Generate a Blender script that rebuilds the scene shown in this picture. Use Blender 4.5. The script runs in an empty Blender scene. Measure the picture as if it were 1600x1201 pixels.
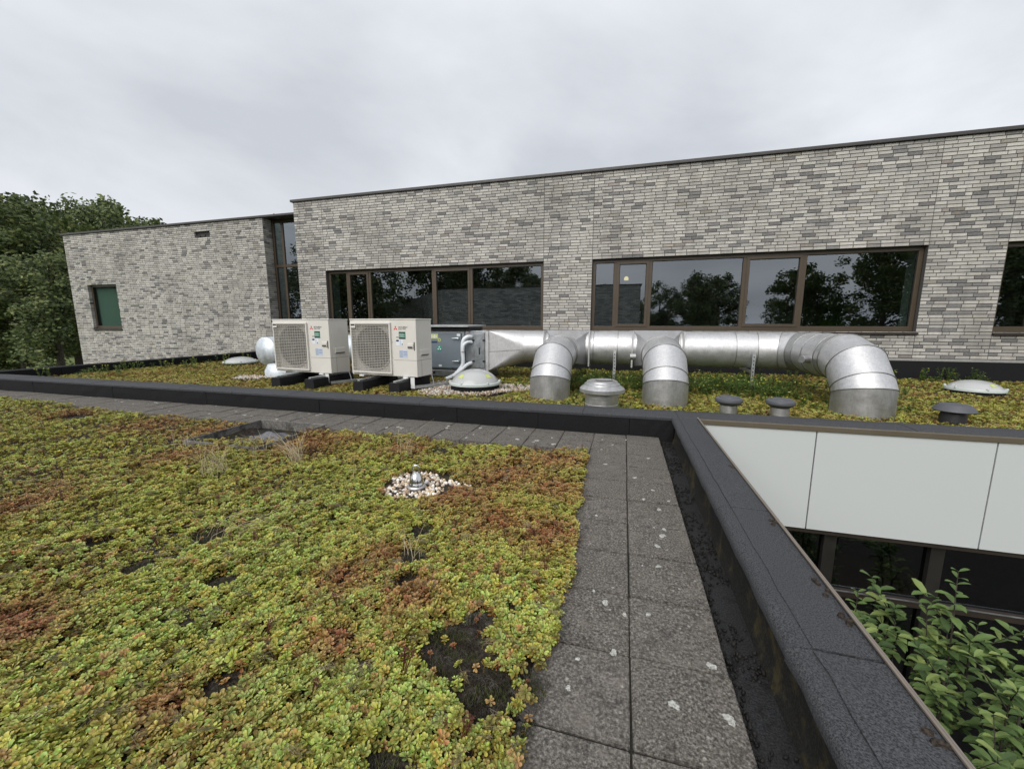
import bpy, bmesh, math, random
import numpy as np
from mathutils import Vector, Matrix, noise as mnoise
random.seed(7); np.random.seed(7)
R = math.radians
sc = bpy.context.scene

# ------------------------------------------------------------------ camera
cam = bpy.data.cameras.new('camera'); camo = bpy.data.objects.new('camera', cam)
sc.collection.objects.link(camo); sc.camera = camo
cam.sensor_width = 36; cam.sensor_fit = 'HORIZONTAL'; cam.lens = 619.34 / 1600 * 36
cam.clip_start = 0.02; cam.clip_end = 3000
_pi, _ya = R(8.697), R(15.654)
fw = Vector((-math.sin(_ya) * math.cos(_pi), math.cos(_ya) * math.cos(_pi), -math.sin(_pi)))
rt = Vector((math.cos(_ya), math.sin(_ya), 0)); up = rt.cross(fw)
camo.matrix_world = Matrix(((rt.x, up.x, -fw.x, 0), (rt.y, up.y, -fw.y, 0), (rt.z, up.z, -fw.z, 1.08), (0, 0, 0, 1)))

# ------------------------------------------------------------------ world: overcast sky
SUN_EL, SUN_AZ = 42.0, 195.0            # soft bright part of the overcast, behind the camera
world = bpy.data.worlds.new('World'); sc.world = world; world.use_nodes = True
wt = world.node_tree; wt.nodes.clear()
def wn(t, **k):
    n = wt.nodes.new(t)
    for a, b in k.items(): setattr(n, a, b)
    return n
sky = wn('ShaderNodeTexSky', sky_type='NISHITA', sun_disc=False)
sky.sun_elevation = R(SUN_EL); sky.sun_rotation = R(SUN_AZ); sky.air_density = 1.5; sky.dust_density = 4
bg1 = wn('ShaderNodeBackground'); bg1.inputs[1].default_value = 0.06
bg2 = wn('ShaderNodeBackground'); bg2.inputs[1].default_value = 1.0
tc = wn('ShaderNodeTexCoord'); sep = wn('ShaderNodeSeparateXYZ')
az = wn('ShaderNodeMath', operation='ABSOLUTE'); ad = wn('ShaderNodeMath', operation='ADD'); ad.inputs[1].default_value = 0.30
dx = wn('ShaderNodeMath', operation='DIVIDE'); dy = wn('ShaderNodeMath', operation='DIVIDE'); cmb = wn('ShaderNodeCombineXYZ')
n1 = wn('ShaderNodeTexNoise'); n1.inputs['Scale'].default_value = 0.95; n1.inputs['Detail'].default_value = 7; n1.inputs['Roughness'].default_value = 0.52; n1.inputs['Distortion'].default_value = 0.35
rmp = wn('ShaderNodeValToRGB')
rmp.color_ramp.elements[0].position = 0.36; rmp.color_ramp.elements[0].color = (0.350, 0.366, 0.396, 1)
rmp.color_ramp.elements[1].position = 0.60; rmp.color_ramp.elements[1].color = (0.492, 0.508, 0.536, 1)
mixw = wn('ShaderNodeMixShader'); mixw.inputs[0].default_value = 0.93
wo = wn('ShaderNodeOutputWorld')
L = wt.links.new
L(tc.outputs['Generated'], sep.inputs[0]); L(sep.outputs[2], az.inputs[0]); L(az.outputs[0], ad.inputs[0])
L(sep.outputs[0], dx.inputs[0]); L(ad.outputs[0], dx.inputs[1]); L(sep.outputs[1], dy.inputs[0]); L(ad.outputs[0], dy.inputs[1])
L(dx.outputs[0], cmb.inputs[0]); L(dy.outputs[0], cmb.inputs[1]); cofs = wn('ShaderNodeVectorMath', operation='ADD'); cofs.inputs[1].default_value = (11.3, 8.8, 0); L(cmb.outputs[0], cofs.inputs[0]); L(cofs.outputs[0], n1.inputs['Vector'])
L(n1.outputs[0], rmp.inputs[0]); L(rmp.outputs[0], bg2.inputs[0]); L(sky.outputs[0], bg1.inputs[0])
L(bg1.outputs[0], mixw.inputs[1]); L(bg2.outputs[0], mixw.inputs[2]); L(mixw.outputs[0], wo.inputs[0])

sun = bpy.data.lights.new('sun', 'SUN'); sun.energy = 1.5; sun.angle = R(50); sun.color = (1.0, 0.97, 0.93)
suno = bpy.data.objects.new('sun', sun); sc.collection.objects.link(suno)
_d = Vector((math.sin(R(SUN_AZ)) * math.cos(R(SUN_EL)), math.cos(R(SUN_AZ)) * math.cos(R(SUN_EL)), math.sin(R(SUN_EL))))
suno.rotation_euler = _d.to_track_quat('Z', 'Y').to_euler(); suno.location = (0, -5, 30)

sc.view_settings.view_transform = 'Standard'; sc.view_settings.look = 'None'
sc.view_settings.exposure = 0.86; sc.view_settings.gamma = 1.0; sc.view_settings.use_curve_mapping = False
sc.cycles.max_bounces = 6; sc.cycles.transparent_max_bounces = 12; sc.cycles.use_denoising = True

# ------------------------------------------------------------------ helpers
C = sc.collection
class MB:
    def __init__(s): s.v = []; s.f = []; s.c = []
    def add(s, vs, fs, col=None):
        o = len(s.v); s.v.extend([tuple(p) for p in vs]); s.f.extend([tuple(i + o for i in f) for f in fs])
        if col is not None: s.c.extend([col] * len(vs))
        return s
    def box(s, x0, x1, y0, y1, z0, z1, col=None):
        return s.add([(x0,y0,z0),(x1,y0,z0),(x1,y1,z0),(x0,y1,z0),(x0,y0,z1),(x1,y0,z1),(x1,y1,z1),(x0,y1,z1)],
                     [(0,3,2,1),(4,5,6,7),(0,1,5,4),(1,2,6,5),(2,3,7,6),(3,0,4,7)], col)
    def quad(s, a, b, c, d, col=None): return s.add([a,b,c,d], [(0,1,2,3)], col)
    def lathe(s, prof, c=(0,0,0), n=40, cap=True):
        vs = []; fs = []; k = len(prof)
        for i in range(n):
            a = 2*math.pi*i/n
            for r, z in prof: vs.append((c[0]+r*math.cos(a), c[1]+r*math.sin(a), c[2]+z))
        for i in range(n):
            j = (i+1) % n
            for q in range(k-1): fs.append((i*k+q, j*k+q, j*k+q+1, i*k+q+1))
        if cap:
            fs.append(tuple(i*k for i in range(n))[::-1]); fs.append(tuple(i*k+k-1 for i in range(n)))
        return s.add(vs, fs)
    def rings(s, rings, closed=True, caps=True):
        n = len(rings[0]); vs = [p for r in rings for p in r]; fs = []
        for a in range(len(rings)-1):
            for i in range(n if closed else n-1):
                j = (i+1) % n; fs.append((a*n+i, a*n+j, (a+1)*n+j, (a+1)*n+i))
        if caps: fs.append(tuple(range(n))[::-1]); fs.append(tuple((len(rings)-1)*n+i for i in range(n)))
        return s.add(vs, fs)
    def tube(s, pts, rad, n=10, caps=True):
        pts = [Vector(p) for p in pts]; rr = rad if isinstance(rad, (list, tuple)) else [rad]*len(pts)
        rings = []; ref = None
        for i, p in enumerate(pts):
            t = (pts[min(i+1, len(pts)-1)] - pts[max(i-1, 0)]).normalized()
            if ref is None:
                ref = Vector((0,0,1)) if abs(t.z) < .9 else Vector((1,0,0))
            u = (ref - t*ref.dot(t)).normalized(); w = t.cross(u); ref = u
            rings.append([p + u*rr[i]*math.cos(2*math.pi*k/n) + w*rr[i]*math.sin(2*math.pi*k/n) for k in range(n)])
        return s.rings(rings, True, caps)
    def cyl(s, a, b, r, n=24): return s.tube([a, b], r, n)
    def mesh(s, name, smooth=False, ang=None):
        m = bpy.data.meshes.new(name); m.from_pydata(s.v, [], s.f)
        if s.c:
            at = m.color_attributes.new('tint', 'FLOAT_COLOR', 'POINT')
            at.data.foreach_set('color', np.array([(c[0], c[1], c[2], 1) for c in s.c], 'f').ravel())
        m.update()
        if smooth or ang:
            m.shade_smooth() if hasattr(m, 'shade_smooth') else None
            if ang: m.set_sharp_from_angle(angle=R(ang))
        return m
    def build(s, name, mat, parent=None, smooth=False, ang=None, kind=None):
        o = bpy.data.objects.new(name, s.mesh(name, smooth, ang)); C.objects.link(o)
        o.data.materials.append(mat); par(o, parent)
        if kind: o['kind'] = kind
        return o
def par(o, parent):
    if parent is not None:
        o.parent = parent; o.matrix_parent_inverse = wm(parent).inverted()
def wm(o):
    m = o.matrix_basis.copy()
    if o.parent: m = wm(o.parent) @ o.matrix_parent_inverse @ m
    return m
def tag(o, label, cat, group=None):
    o['label'] = label; o['category'] = cat
    if group: o['group'] = group
    return o
def thing(name, loc, label, cat, group=None):
    o = bpy.data.objects.new(name, None); o.empty_display_size = .1; o.location = loc; C.objects.link(o)
    return tag(o, label, cat, group)
def struct(o): o['kind'] = 'structure'; return o
def bev(o, w, seg=2):
    m = o.modifiers.new('bevel', 'BEVEL'); m.width = w; m.segments = seg; m.limit_method = 'ANGLE'; m.angle_limit = R(40); m.harden_normals = False
    return o
def copy_tree(o, parent=None):
    c = o.copy(); C.objects.link(c); c.parent = parent
    for ch in list(o.children): copy_tree(ch, c)
    return c

# ------------------------------------------------------------------ materials
def mat(name, col=(.5,.5,.5), rough=.6, metal=0.0, spec=.5):
    m = bpy.data.materials.new(name); m.use_nodes = True; b = m.node_tree.nodes['Principled BSDF']
    b.inputs['Base Color'].default_value = (*col, 1); b.inputs['Roughness'].default_value = rough
    b.inputs['Metallic'].default_value = metal; b.inputs['Specular IOR Level'].default_value = spec
    return m
class NT:
    def __init__(s, m): s.t = m.node_tree; s.b = s.t.nodes['Principled BSDF']
    def n(s, typ, **k):
        x = s.t.nodes.new(typ)
        for a, v in k.items():
            if a[0] == '_': x.inputs[a[1:].replace('_', ' ')].default_value = v
            else: setattr(x, a, v)
        return x
    def l(s, a, b): s.t.links.new(a, b)
    def coord(s, kind='Object', scale=None):
        c = s.n('ShaderNodeTexCoord').outputs[kind] if kind != 'Position' else s.n('ShaderNodeNewGeometry').outputs['Position']
        if scale:
            mp = s.n('ShaderNodeMapping'); mp.inputs['Scale'].default_value = scale; s.l(c, mp.inputs[0]); c = mp.outputs[0]
        return c
    def noise(s, co, scale, detail=4, rough=.55, dist=0):
        x = s.n('ShaderNodeTexNoise', _Scale=scale, _Detail=detail, _Roughness=rough, _Distortion=dist); s.l(co, x.inputs['Vector']); return x.outputs[0]
    def vor(s, co, scale, feat='F1'):
        x = s.n('ShaderNodeTexVoronoi', feature=feat, _Scale=scale); s.l(co, x.inputs['Vector']); return x
    def ramp(s, f, stops):
        x = s.n('ShaderNodeValToRGB'); e = x.color_ramp.elements
        while len(e) < len(stops): e.new(.5)
        for i, (p, c) in enumerate(stops):
            e[i].position = p; e[i].color = (*c, 1) if len(c) == 3 else c
        s.l(f, x.inputs[0]); return x.outputs[0]
    def mix(s, f, a, b, mode='MIX'):
        x = s.n('ShaderNodeMix', data_type='RGBA', blend_type=mode)
        for sk, v in ((0, f), (6, a), (7, b)):
            if hasattr(v, 'is_linked'): s.l(v, x.inputs[sk])
            else: x.inputs[sk].default_value = v if sk == 0 else (*v, 1)
        return x.outputs[2]
    def math(s, op, a, b=0.0):
        x = s.n('ShaderNodeMath', operation=op)
        for i, v in enumerate((a, b)):
            if hasattr(v, 'is_linked'): s.l(v, x.inputs[i])
            else: x.inputs[i].default_value = v
        return x.outputs[0]
    def bump(s, h, strength=.3, dist=.01):
        x = s.n('ShaderNodeBump', _Strength=strength, _Distance=dist); s.l(h, x.inputs['Height']); s.l(x.outputs[0], s.b.inputs['Normal'])
    def base(s, c): s.l(c, s.b.inputs['Base Color'])
    def rough(s, c): s.l(c, s.b.inputs['Roughness'])
g3 = lambda v: (v, v, v)

def m_brick():
    m = mat('brick', rough=.9, spec=.25); t = NT(m)
    a = t.n('ShaderNodeAttribute', attribute_name='tint').outputs['Color']; p = t.coord('Position')
    sl = t.noise(t.coord('Position', (1, 1, 2.2)), 26, 5, .65)
    c = t.mix(t.math('MULTIPLY', t.ramp(sl, [(.50, g3(0)), (.72, g3(1))]), .35), a, (.54, .525, .49))
    c = t.mix(t.math('MULTIPLY', t.ramp(t.noise(p, 60, 4, .7), [(.54, g3(0)), (.74, g3(1))]), .5), c, (.09, .086, .082))
    c = t.mix(t.math('MULTIPLY', t.ramp(t.noise(p, .8, 4, .55), [(.47, g3(0)), (.72, g3(1))]), .38), c, (.15, .14, .125))
    c = t.mix(t.math('MULTIPLY', t.ramp(t.noise(p, 3.1, 5, .7), [(.60, g3(0)), (.72, g3(1))]), .35), c, (.36, .29, .19))
    c = t.mix(t.math('MULTIPLY', t.ramp(t.noise(t.coord('Position', (5, 5, .35)), 1.0, 5, .6), [(.52, g3(0)), (.70, g3(1))]), .30), c, (.16, .15, .135))
    t.base(c); t.bump(t.noise(p, 120, 4, .6), .5, .004); return m
def m_speck(name, dark, light, sc1=320, amt=.5, tone=None, rough=.9, patch=None):
    m = mat(name, rough=rough, spec=.3); t = NT(m); p = t.coord('Position')
    v = t.noise(p, sc1, 2, .7); c = t.ramp(v, [(.36, dark), (.66, light)])
    big = t.noise(p, 2.2, 5, .6)
    c = t.mix(t.math('MULTIPLY', t.ramp(big, [(.42, g3(0)), (.68, g3(1))]), amt), c, tone or dark)
    if patch: 
        c = t.mix(t.math('MULTIPLY', t.ramp(t.noise(p, patch[1], 6, .68), [(patch[2], g3(0)), (patch[2]+.1, g3(1))]), patch[3]), c, patch[0])
    t.base(c); t.bump(v, .6, .004); return m
def m_slab():
    m = mat('concrete slab', rough=.92, spec=.2); t = NT(m); p = t.coord('Position')
    rnd = t.n('ShaderNodeObjectInfo').outputs['Random']
    v = t.noise(p, 115, 4, .78); c = t.ramp(v, [(.38, (.036,.033,.03)), (.50, (.110, .100, .088)), (.60, (.20, .186, .166)), (.70, (.36, .335, .30))])
    c = t.mix(t.math('MULTIPLY', rnd, .18), c, (.13, .12, .11))
    c = t.mix(t.math('MULTIPLY', t.ramp(t.noise(p, 7, 7, .7), [(.52, g3(0)), (.72, g3(1))]), .55), c, (.19, .168, .145))
    c = t.mix(t.math('MULTIPLY', t.ramp(t.noise(p, 15, 6, .72), [(.55, g3(0)), (.68, g3(1))]), .7), c, (.028, .027, .025))
    d = t.vor(p, 26).outputs['Distance']; d2 = t.noise(p, 40, 3)
    spot = t.ramp(t.math('ADD', d, t.math('MULTIPLY', d2, .25)), [(.22, g3(1)), (.27, g3(0))])
    sel = t.ramp(t.noise(p, 13, 2), [(.46, g3(0)), (.54, g3(1))])
    c = t.mix(t.math('MULTIPLY', t.math('MULTIPLY', spot, sel), .75), c, (.34, .33, .285))
    t.base(c); t.bump(v, .5, .004); return m
def m_leaf(name, attr='col', kind='INSTANCER'):
    m = mat(name, rough=.48, spec=.35); t = NT(m)
    a = t.n('ShaderNodeAttribute', attribute_name=attr, attribute_type=kind).outputs['Color']
    lv = t.n('ShaderNodeAttribute', attribute_name='tint').outputs['Color']
    c = t.mix(1.0, a, lv, 'MULTIPLY')
    c = t.mix(1.0, c, t.ramp(t.noise(t.coord('Position'), 70, 3), [(.3, g3(.8)), (.7, g3(1.15))]), 'MULTIPLY'); t.base(c)
    t.b.inputs['Subsurface Weight'].default_value = 0.0
    return m
def m_foliage(name, stops, trans=.25):
    m = mat(name, rough=.55, spec=.3); t = NT(m)
    r = t.n('ShaderNodeNewGeometry').outputs['Random Per Island']; p = t.coord('Position')
    f = t.math('ADD', t.math('MULTIPLY', r, .55), t.math('MULTIPLY', t.noise(p, .45 if trans < .3 else 3, 3), .45))
    c = t.ramp(f, stops); t.base(c)
    tr = t.n('ShaderNodeBsdfTranslucent'); t.l(c, tr.inputs[0]); mx = t.n('ShaderNodeMixShader'); mx.inputs[0].default_value = trans
    out = [n for n in t.t.nodes if n.type == 'OUTPUT_MATERIAL'][0]
    t.l(t.b.outputs[0], mx.inputs[1]); t.l(tr.outputs[0], mx.inputs[2]); t.l(mx.outputs[0], out.inputs[0]); return m
def m_metal(name, v=.62, rough=.36, streak=(3, 3, 40), tint=(1, 1, 1), metal=1.0):
    m = mat(name, (v*tint[0], v*tint[1], v*tint[2]), rough, metal); t = NT(m)
    p = t.coord('Position')
    n_ = t.noise(t.coord('Position', streak), 3, 5, .65)
    c = t.ramp(n_, [(.3, tuple(v*.86*k for k in tint)), (.7, tuple(v*1.08*k for k in tint))]); 
    c = t.mix(t.math('MULTIPLY', t.ramp(t.noise(p, 2.5, 5, .65), [(.5, g3(0)), (.75, g3(1))]), .35), c, (v*.72, v*.70, v*.64)); t.base(t.mix(.5, c, t.mix(1.0, c, t.ramp(t.vor(p, 45).outputs['Color'], [(.2, g3(.86)), (.8, g3(1.06))]), 'MULTIPLY')))
    t.rough(t.ramp(t.noise(p, 9, 4), [(.3, g3(rough*.85)), (.7, g3(rough*1.25))])); t.bump(t.noise(p, 3.5, 2), .12, .02); return m
def m_paint(name, col, rough=.45, dirt=.25, dcol=None, sc_=3):
    m = mat(name, col, rough); t = NT(m); p = t.coord('Position')
    d = t.math('MULTIPLY', t.ramp(t.noise(p, sc_, 6, .65), [(.45, g3(0)), (.75, g3(1))]), dirt)
    t.base(t.mix(d, col, dcol or tuple(k*.6 for k in col))); t.rough(t.ramp(t.noise(p, 14, 3), [(.3, g3(rough*.85)), (.7, g3(min(1, rough*1.2)))])); return m
def m_glass(name, refl=.16, tint=(.55, .6, .58)):
    m = mat(name); t = NT(m); out = [n for n in t.t.nodes if n.type == 'OUTPUT_MATERIAL'][0]
    gl = t.n('ShaderNodeBsdfGlossy'); gl.inputs['Roughness'].default_value = .004; gl.inputs['Color'].default_value = (.86, .93, 1, 1)
    tr = t.n('ShaderNodeBsdfTransparent'); tr.inputs[0].default_value = (*tint, 1)
    fr = t.n('ShaderNodeFresnel', _IOR=1.5); f = t.math('MINIMUM', t.math('ADD', t.math('MULTIPLY', fr.outputs[0], 1.5), refl), 1.0)
    bk = t.n('ShaderNodeNewGeometry').outputs['Backfacing']; f = t.math('MULTIPLY', f, t.math('SUBTRACT', 1.0, bk))
    nz = t.noise(t.coord('Position'), 1.1, 1); bp = t.n('ShaderNodeBump', _Strength=.03, _Distance=.02); t.l(nz, bp.inputs['Height']); t.l(bp.outputs[0], gl.inputs['Normal'])
    mx = t.n('ShaderNodeMixShader'); t.l(f, mx.inputs[0]); t.l(tr.outputs[0], mx.inputs[1]); t.l(gl.outputs[0], mx.inputs[2]); t.l(mx.outputs[0], out.inputs[0]); return m
M = {}
M['brick'] = m_brick()
M['mortar'] = m_speck('mortar', (.060,.057,.053), (.115,.11,.102), 200, .3)
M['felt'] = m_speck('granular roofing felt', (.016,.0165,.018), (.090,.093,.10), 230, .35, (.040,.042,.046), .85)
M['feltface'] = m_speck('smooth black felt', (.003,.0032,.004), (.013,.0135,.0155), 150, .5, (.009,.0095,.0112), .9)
M['feltmoss'] = m_speck('mossy black felt', (.004,.004,.004), (.022,.021,.019), 130, .6, (.016,.015,.011), .95, ((.07,.055,.02), 5, .53, .65))
M['gutter'] = m_speck('silted gutter felt', (.008,.008,.009), (.040,.041,.043), 160, .6, (.014,.013,.012), .7, ((.006,.0055,.005), 11, .52, .9))
M['slab'] = m_slab()
M['joint'] = m_speck('joint silt', (.008,.008,.007), (.03,.028,.022), 120, .4, (.02,.025,.01))
M['lichen'] = m_speck('lichen', (.20,.20,.18), (.56,.565,.52), 130, .35, (.36,.36,.32))
M['soil'] = m_speck('substrate', (.008,.006,.005), (.070,.055,.042), 75, .5, (.022,.016,.012), 1.0, ((.035,.040,.013), 6, .54, .7))
M['sedum'] = m_leaf('sedum leaf')
M['pebble'] = m_leaf('pebble'); M['pebble'].node_tree.nodes['Principled BSDF'].inputs['Roughness'].default_value = .7
M['straw'] = m_speck('dry straw', (.28,.235,.15), (.52,.45,.31), 60, .3, (.24,.19,.12))
M['bronze'] = m_paint('bronze window frame', (.070,.052,.034), .38, .3)
M['bronze2'] = m_paint('olive bronze trim', (.115,.095,.066), .4, .3)
M['pinktrim'] = m_paint('anodised edge trim', (.185,.157,.128), .45, .3)
M['coping'] = m_paint('coping', (.048,.044,.042), .45, .3, (.09,.085,.08))
M['postdark'] = m_paint('dark facade post', (.020,.018,.016), .45, .2)
M['sillm'] = m_paint('dark sill', (.035,.026,.021), .4, .2)
M['glass'] = m_glass('window glass', .17)
M['glass2'] = m_glass('shaded window glass', .07, (.4,.44,.43))
M['glass3'] = m_glass('blind window glass', -.13, (.85,.9,.88))
M['lining'] = mat('pale reveal lining', (.78,.82,.80), .6)
M['room'] = mat('dim room', (.10,.10,.10), .9)
M['room2'] = mat('dim room wall', (.30,.29,.27), .9)
M['greenblind'] = mat('green blind', (.060,.105,.078), .8)
M['greenboard'] = mat('green board', (.10,.25,.05), .8)
M['wood'] = mat('warm wood', (.30,.13,.05), .6)
M['panel'] = m_paint('white composite panel', (.54,.566,.566), .33, .10, (.47,.49,.485), 1.2)
M['galv'] = m_metal('galvanised steel', .66, .45, (6, 6, 6), (.94,.98,1.0))
M['duct'] = m_metal('aluminium duct cladding', .62, .50, (30, 30, 3), (1,1,1.01), .85)
M['ductdark'] = m_metal('dull duct collar', .52, .46, (30, 30, 3), (1,1,1), .9)
M['ductpale'] = m_metal('pale duct', .80, .55, (6, 6, 6), (.90, .98, 1.05), .6)
M['seam'] = m_metal('duct seam', .40, .4)
M['acwhite'] = m_paint('cream coated steel', (.66,.64,.595), .42, .2, (.48,.46,.41))
M['acfoot'] = m_paint('white foot', (.70,.72,.72), .4, .2)
M['grille'] = mat('grille wire', (.46,.44,.40), .5)
M['fan'] = mat('fan plastic', (.10,.10,.095), .5)
M['acdark'] = mat('fan recess', (.05,.048,.045), .8)
M['rubber'] = m_speck('black rubber', (.006,.006,.007), (.017,.017,.019), 120, .4, (.012,.012,.014), .75)
M['ahu'] = m_paint('blue grey cabinet', (.17,.205,.235), .4, .25)
M['ahulight'] = m_metal('zinc panel', .42, .45, (6, 6, 6), (.93,.99,1.05))
M['black'] = mat('black', (.008,.008,.009), .5)
M['pipe'] = m_paint('white insulation', (.74,.77,.80), .55, .2)
M['red'] = mat('print red', (.55,.03,.03), .5)
M['darkprint'] = mat('print dark', (.035,.035,.04), .5)
M['greenlab'] = mat('green sticker', (.035,.20,.12), .45)
M['whitelab'] = mat('white sticker', (.72,.74,.76), .45)
M['bluelab'] = mat('pale blue sticker', (.50,.57,.70), .45)
M['navy'] = mat('navy sticker', (.012,.035,.11), .45)
M['yellowlab'] = mat('lime sticker', (.50,.56,.17), .45)
M['tealdot'] = mat('green dot', (.02,.30,.20), .45)
M['dome'] = mat('acrylic dome', (.58,.59,.59), .12)
_t = NT(M['dome']); _o = [n for n in _t.t.nodes if n.type == 'OUTPUT_MATERIAL'][0]
_tp = _t.n('ShaderNodeBsdfTransparent'); _tp.inputs[0].default_value = (.86, .88, .86, 1); _mx = _t.n('ShaderNodeMixShader'); _mx.inputs[0].default_value = .68
_t.l(_tp.outputs[0], _mx.inputs[1]); _t.l(_t.b.outputs[0], _mx.inputs[2]); _t.l(_mx.outputs[0], _o.inputs[0])
M['domein'] = mat('dome lining', (.55,.57,.56), .6)
M['domerim'] = m_paint('dome rim', (.50,.55,.53), .4, .3)
M['alu'] = m_metal('weathered aluminium', .55, .48, (5, 5, 5))
M['steel'] = m_metal('bright steel', .72, .16, (4, 4, 4))
M['greycap'] = m_paint('grey plastic cap', (.075,.08,.092), .55, .3, (.12,.12,.125))
M['blackcap'] = m_paint('black plastic cap', (.022,.022,.024), .5, .3)
M['boxmetal'] = m_speck('weathered edging', (.08,.077,.07), (.19,.18,.165), 60, .5, (.22,.21,.195), .7, ((.03,.027,.023), 7, .52, .85))
M['sheet'] = m_paint('grey plastic sheet', (.10,.10,.115), .25, .4, (.16,.16,.17), 9)
M['bark'] = m_speck('bark', (.03,.025,.02), (.09,.075,.06), 14, .4)
M['tree'] = m_foliage('oak foliage', [(.2, (.036,.054,.022)), (.55, (.105,.142,.05)), (.85, (.25,.275,.095))], .22)
M['shrub'] = m_foliage('shrub leaf', [(.2, (.055,.095,.034)), (.55, (.15,.235,.075)), (.85, (.36,.43,.14))], .35)
M['weed'] = m_foliage('weed leaf', [(.2, (.05,.10,.02)), (.55, (.12,.19,.04)), (.85, (.22,.28,.08))], .3)
M['flower'] = mat('yellow flower', (.65,.55,.05), .6)
M['grass'] = m_speck('lawn', (.075,.105,.03), (.16,.20,.06), 3, .4, (.12,.14,.05), 1.0)
M['road'] = m_speck('road', (.15,.135,.12), (.24,.22,.20), 8, .4)
M['yard'] = m_speck('planting soil', (.012,.010,.008), (.04,.033,.026), 20, .4)

# ------------------------------------------------------------------ terrain
GZ = -3.6
struct(MB().quad((-900,-900,GZ), (900,-900,GZ), (900,900,GZ), (-900,900,GZ)).build('ground', M['grass']))
rd = MB()
d0 = Vector((-102, 46, 0)); dirv = Vector((.55, .83, 0)).normalized(); nrm = Vector((-dirv.y, dirv.x, 0))
rd.quad(*[tuple(d0 + dirv*a + nrm*b + Vector((0,0,GZ+.02))) for a, b in ((-120,-2.5), (120,-2.5), (120,5.5), (-120,5.5))])
struct(rd.build('road', M['road']))
MB_y = MB().quad((.7,-6,GZ+.02), (9,-6,GZ+.02), (9,4.6,GZ+.02), (.7,4.6,GZ+.02)); struct(MB_y.build('courtyard_ground', M['yard']))

# roof decks (the near building's roof and the strip in front of the brick wall are one deck)
deck = MB(); deck.box(-11.3, .70, -6, 4.2, -.35, -.05); deck.box(-11.3, 9.0, 4.2, 9.5, -.352, -.052); deck.box(-11.3, -8.6, 9.5, 11.2, -.354, -.054)
struct(deck.build('roof_deck', M['gutter']))

# ------------------------------------------------------------------ brick building
YW = 9.428; CH = .0634; ZB = .93 - 8*CH; ZT = 2.515 + 29*CH
def brick_colour(rng):
    r = rng.random()
    if r < .60: v = rng.uniform(.42, .57); c = (v, v*.962, v*.89)
    elif r < .87: v = rng.uniform(.32, .43); c = (v, v*.965, v*.91)
    elif r < .97: v = rng.uniform(.15, .24); c = (v, v*.985, v*.985)
    elif r < .985: v = rng.uniform(.28, .38); c = (v, v*.92, v*.78)
    else: v = rng.uniform(.24, .34); c = (v, v*.89, v*.82)
    return c
def courses(x0, x1, z0, z1, holes, rng):
    """yields (xa,xb,za,zb,full) of every brick of one wall panel laid in a wild bond"""
    out = []; z = z0; k = 0
    while z < z1 - .02:
        za, zb = z + .0055, z + CH - .0055
        o_ = ((k*.088 + .03*(k//9)) % .22) + rng.choice((0, 0, .012, .03)); x = x0 - (o_ if o_ < .155 else o_ - .155)
        while x < x1:
            ln = .10 if rng.random() < .05 and x >= x0 else .21
            a, b = max(x, x0), min(x + ln, x1)
            if x1 - (x + ln + .010) < .05: b = x1
            segs = [(a, b)]
            for (hx0, hx1, hz0, hz1) in holes:
                if zb > hz0 + .01 and za < hz1 - .01:
                    ns = []
                    for (p, q) in segs:
                        if q <= hx0 or p >= hx1: ns.append((p, q))
                        else:
                            if p < hx0: ns.append((p, hx0))
                            if q > hx1: ns.append((hx1, q))
                    segs = ns
            for p, q in segs:
                if q - p > .012: out.append((p, q, za, zb, abs(q - p - .21) < 1e-4))
            x += ln + .010
            if x1 - x < .05: break
        z += CH; k += 1
    return out
bld = thing('brick_building', (0, YW, 0), 'long grey brick building with dark brown ribbon windows behind the ducts', 'building')
rng = random.Random(3)
holes = [(-7.961,-1.876,.93,2.515), (-.755,5.363,.93,2.515), (6.50,11.5,.93,2.515)]
edges = [-8.874, -7.961, -1.876, -.755, 5.363, 6.50, 9.0]
allb = []
for i in range(len(edges)-1):
    a, b = edges[i] + (.004 if i else 0), edges[i+1] - .004
    allb += courses(a, b, ZB, ZT - .001, holes, rng)
BD = .10
def brick_verts(xa, xb, za, zb, y0, dy, rng):
    j = lambda s=.0016: rng.uniform(-s, s); e = .004
    f = y0 + dy
    vs = [(xa+e+j(),f,za+e+j()), (xb-e+j(),f,za+e+j()), (xb-e+j(),f+j(.001),zb-e+j()), (xa+e+j(),f,zb-e+j()),
          (xa,f+.005,za), (xb,f+.005,za), (xb,f+.005,zb), (xa,f+.005,zb), (xa,y0+BD,za), (xb,y0+BD,za), (xb,y0+BD,zb), (xa,y0+BD,zb)]
    fs = [(0,1,2,3)] + [(a, b, b+4, a+4)[::-1] for a, b in ((0,1),(1,2),(2,3))] + [(3,0,4,7)[::-1]] + [(a, b, b+4, a+4)[::-1] for a, b in ((4,5),(5,6),(6,7))] + [(7,4,8,11)[::-1]]
    return vs, fs
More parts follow.
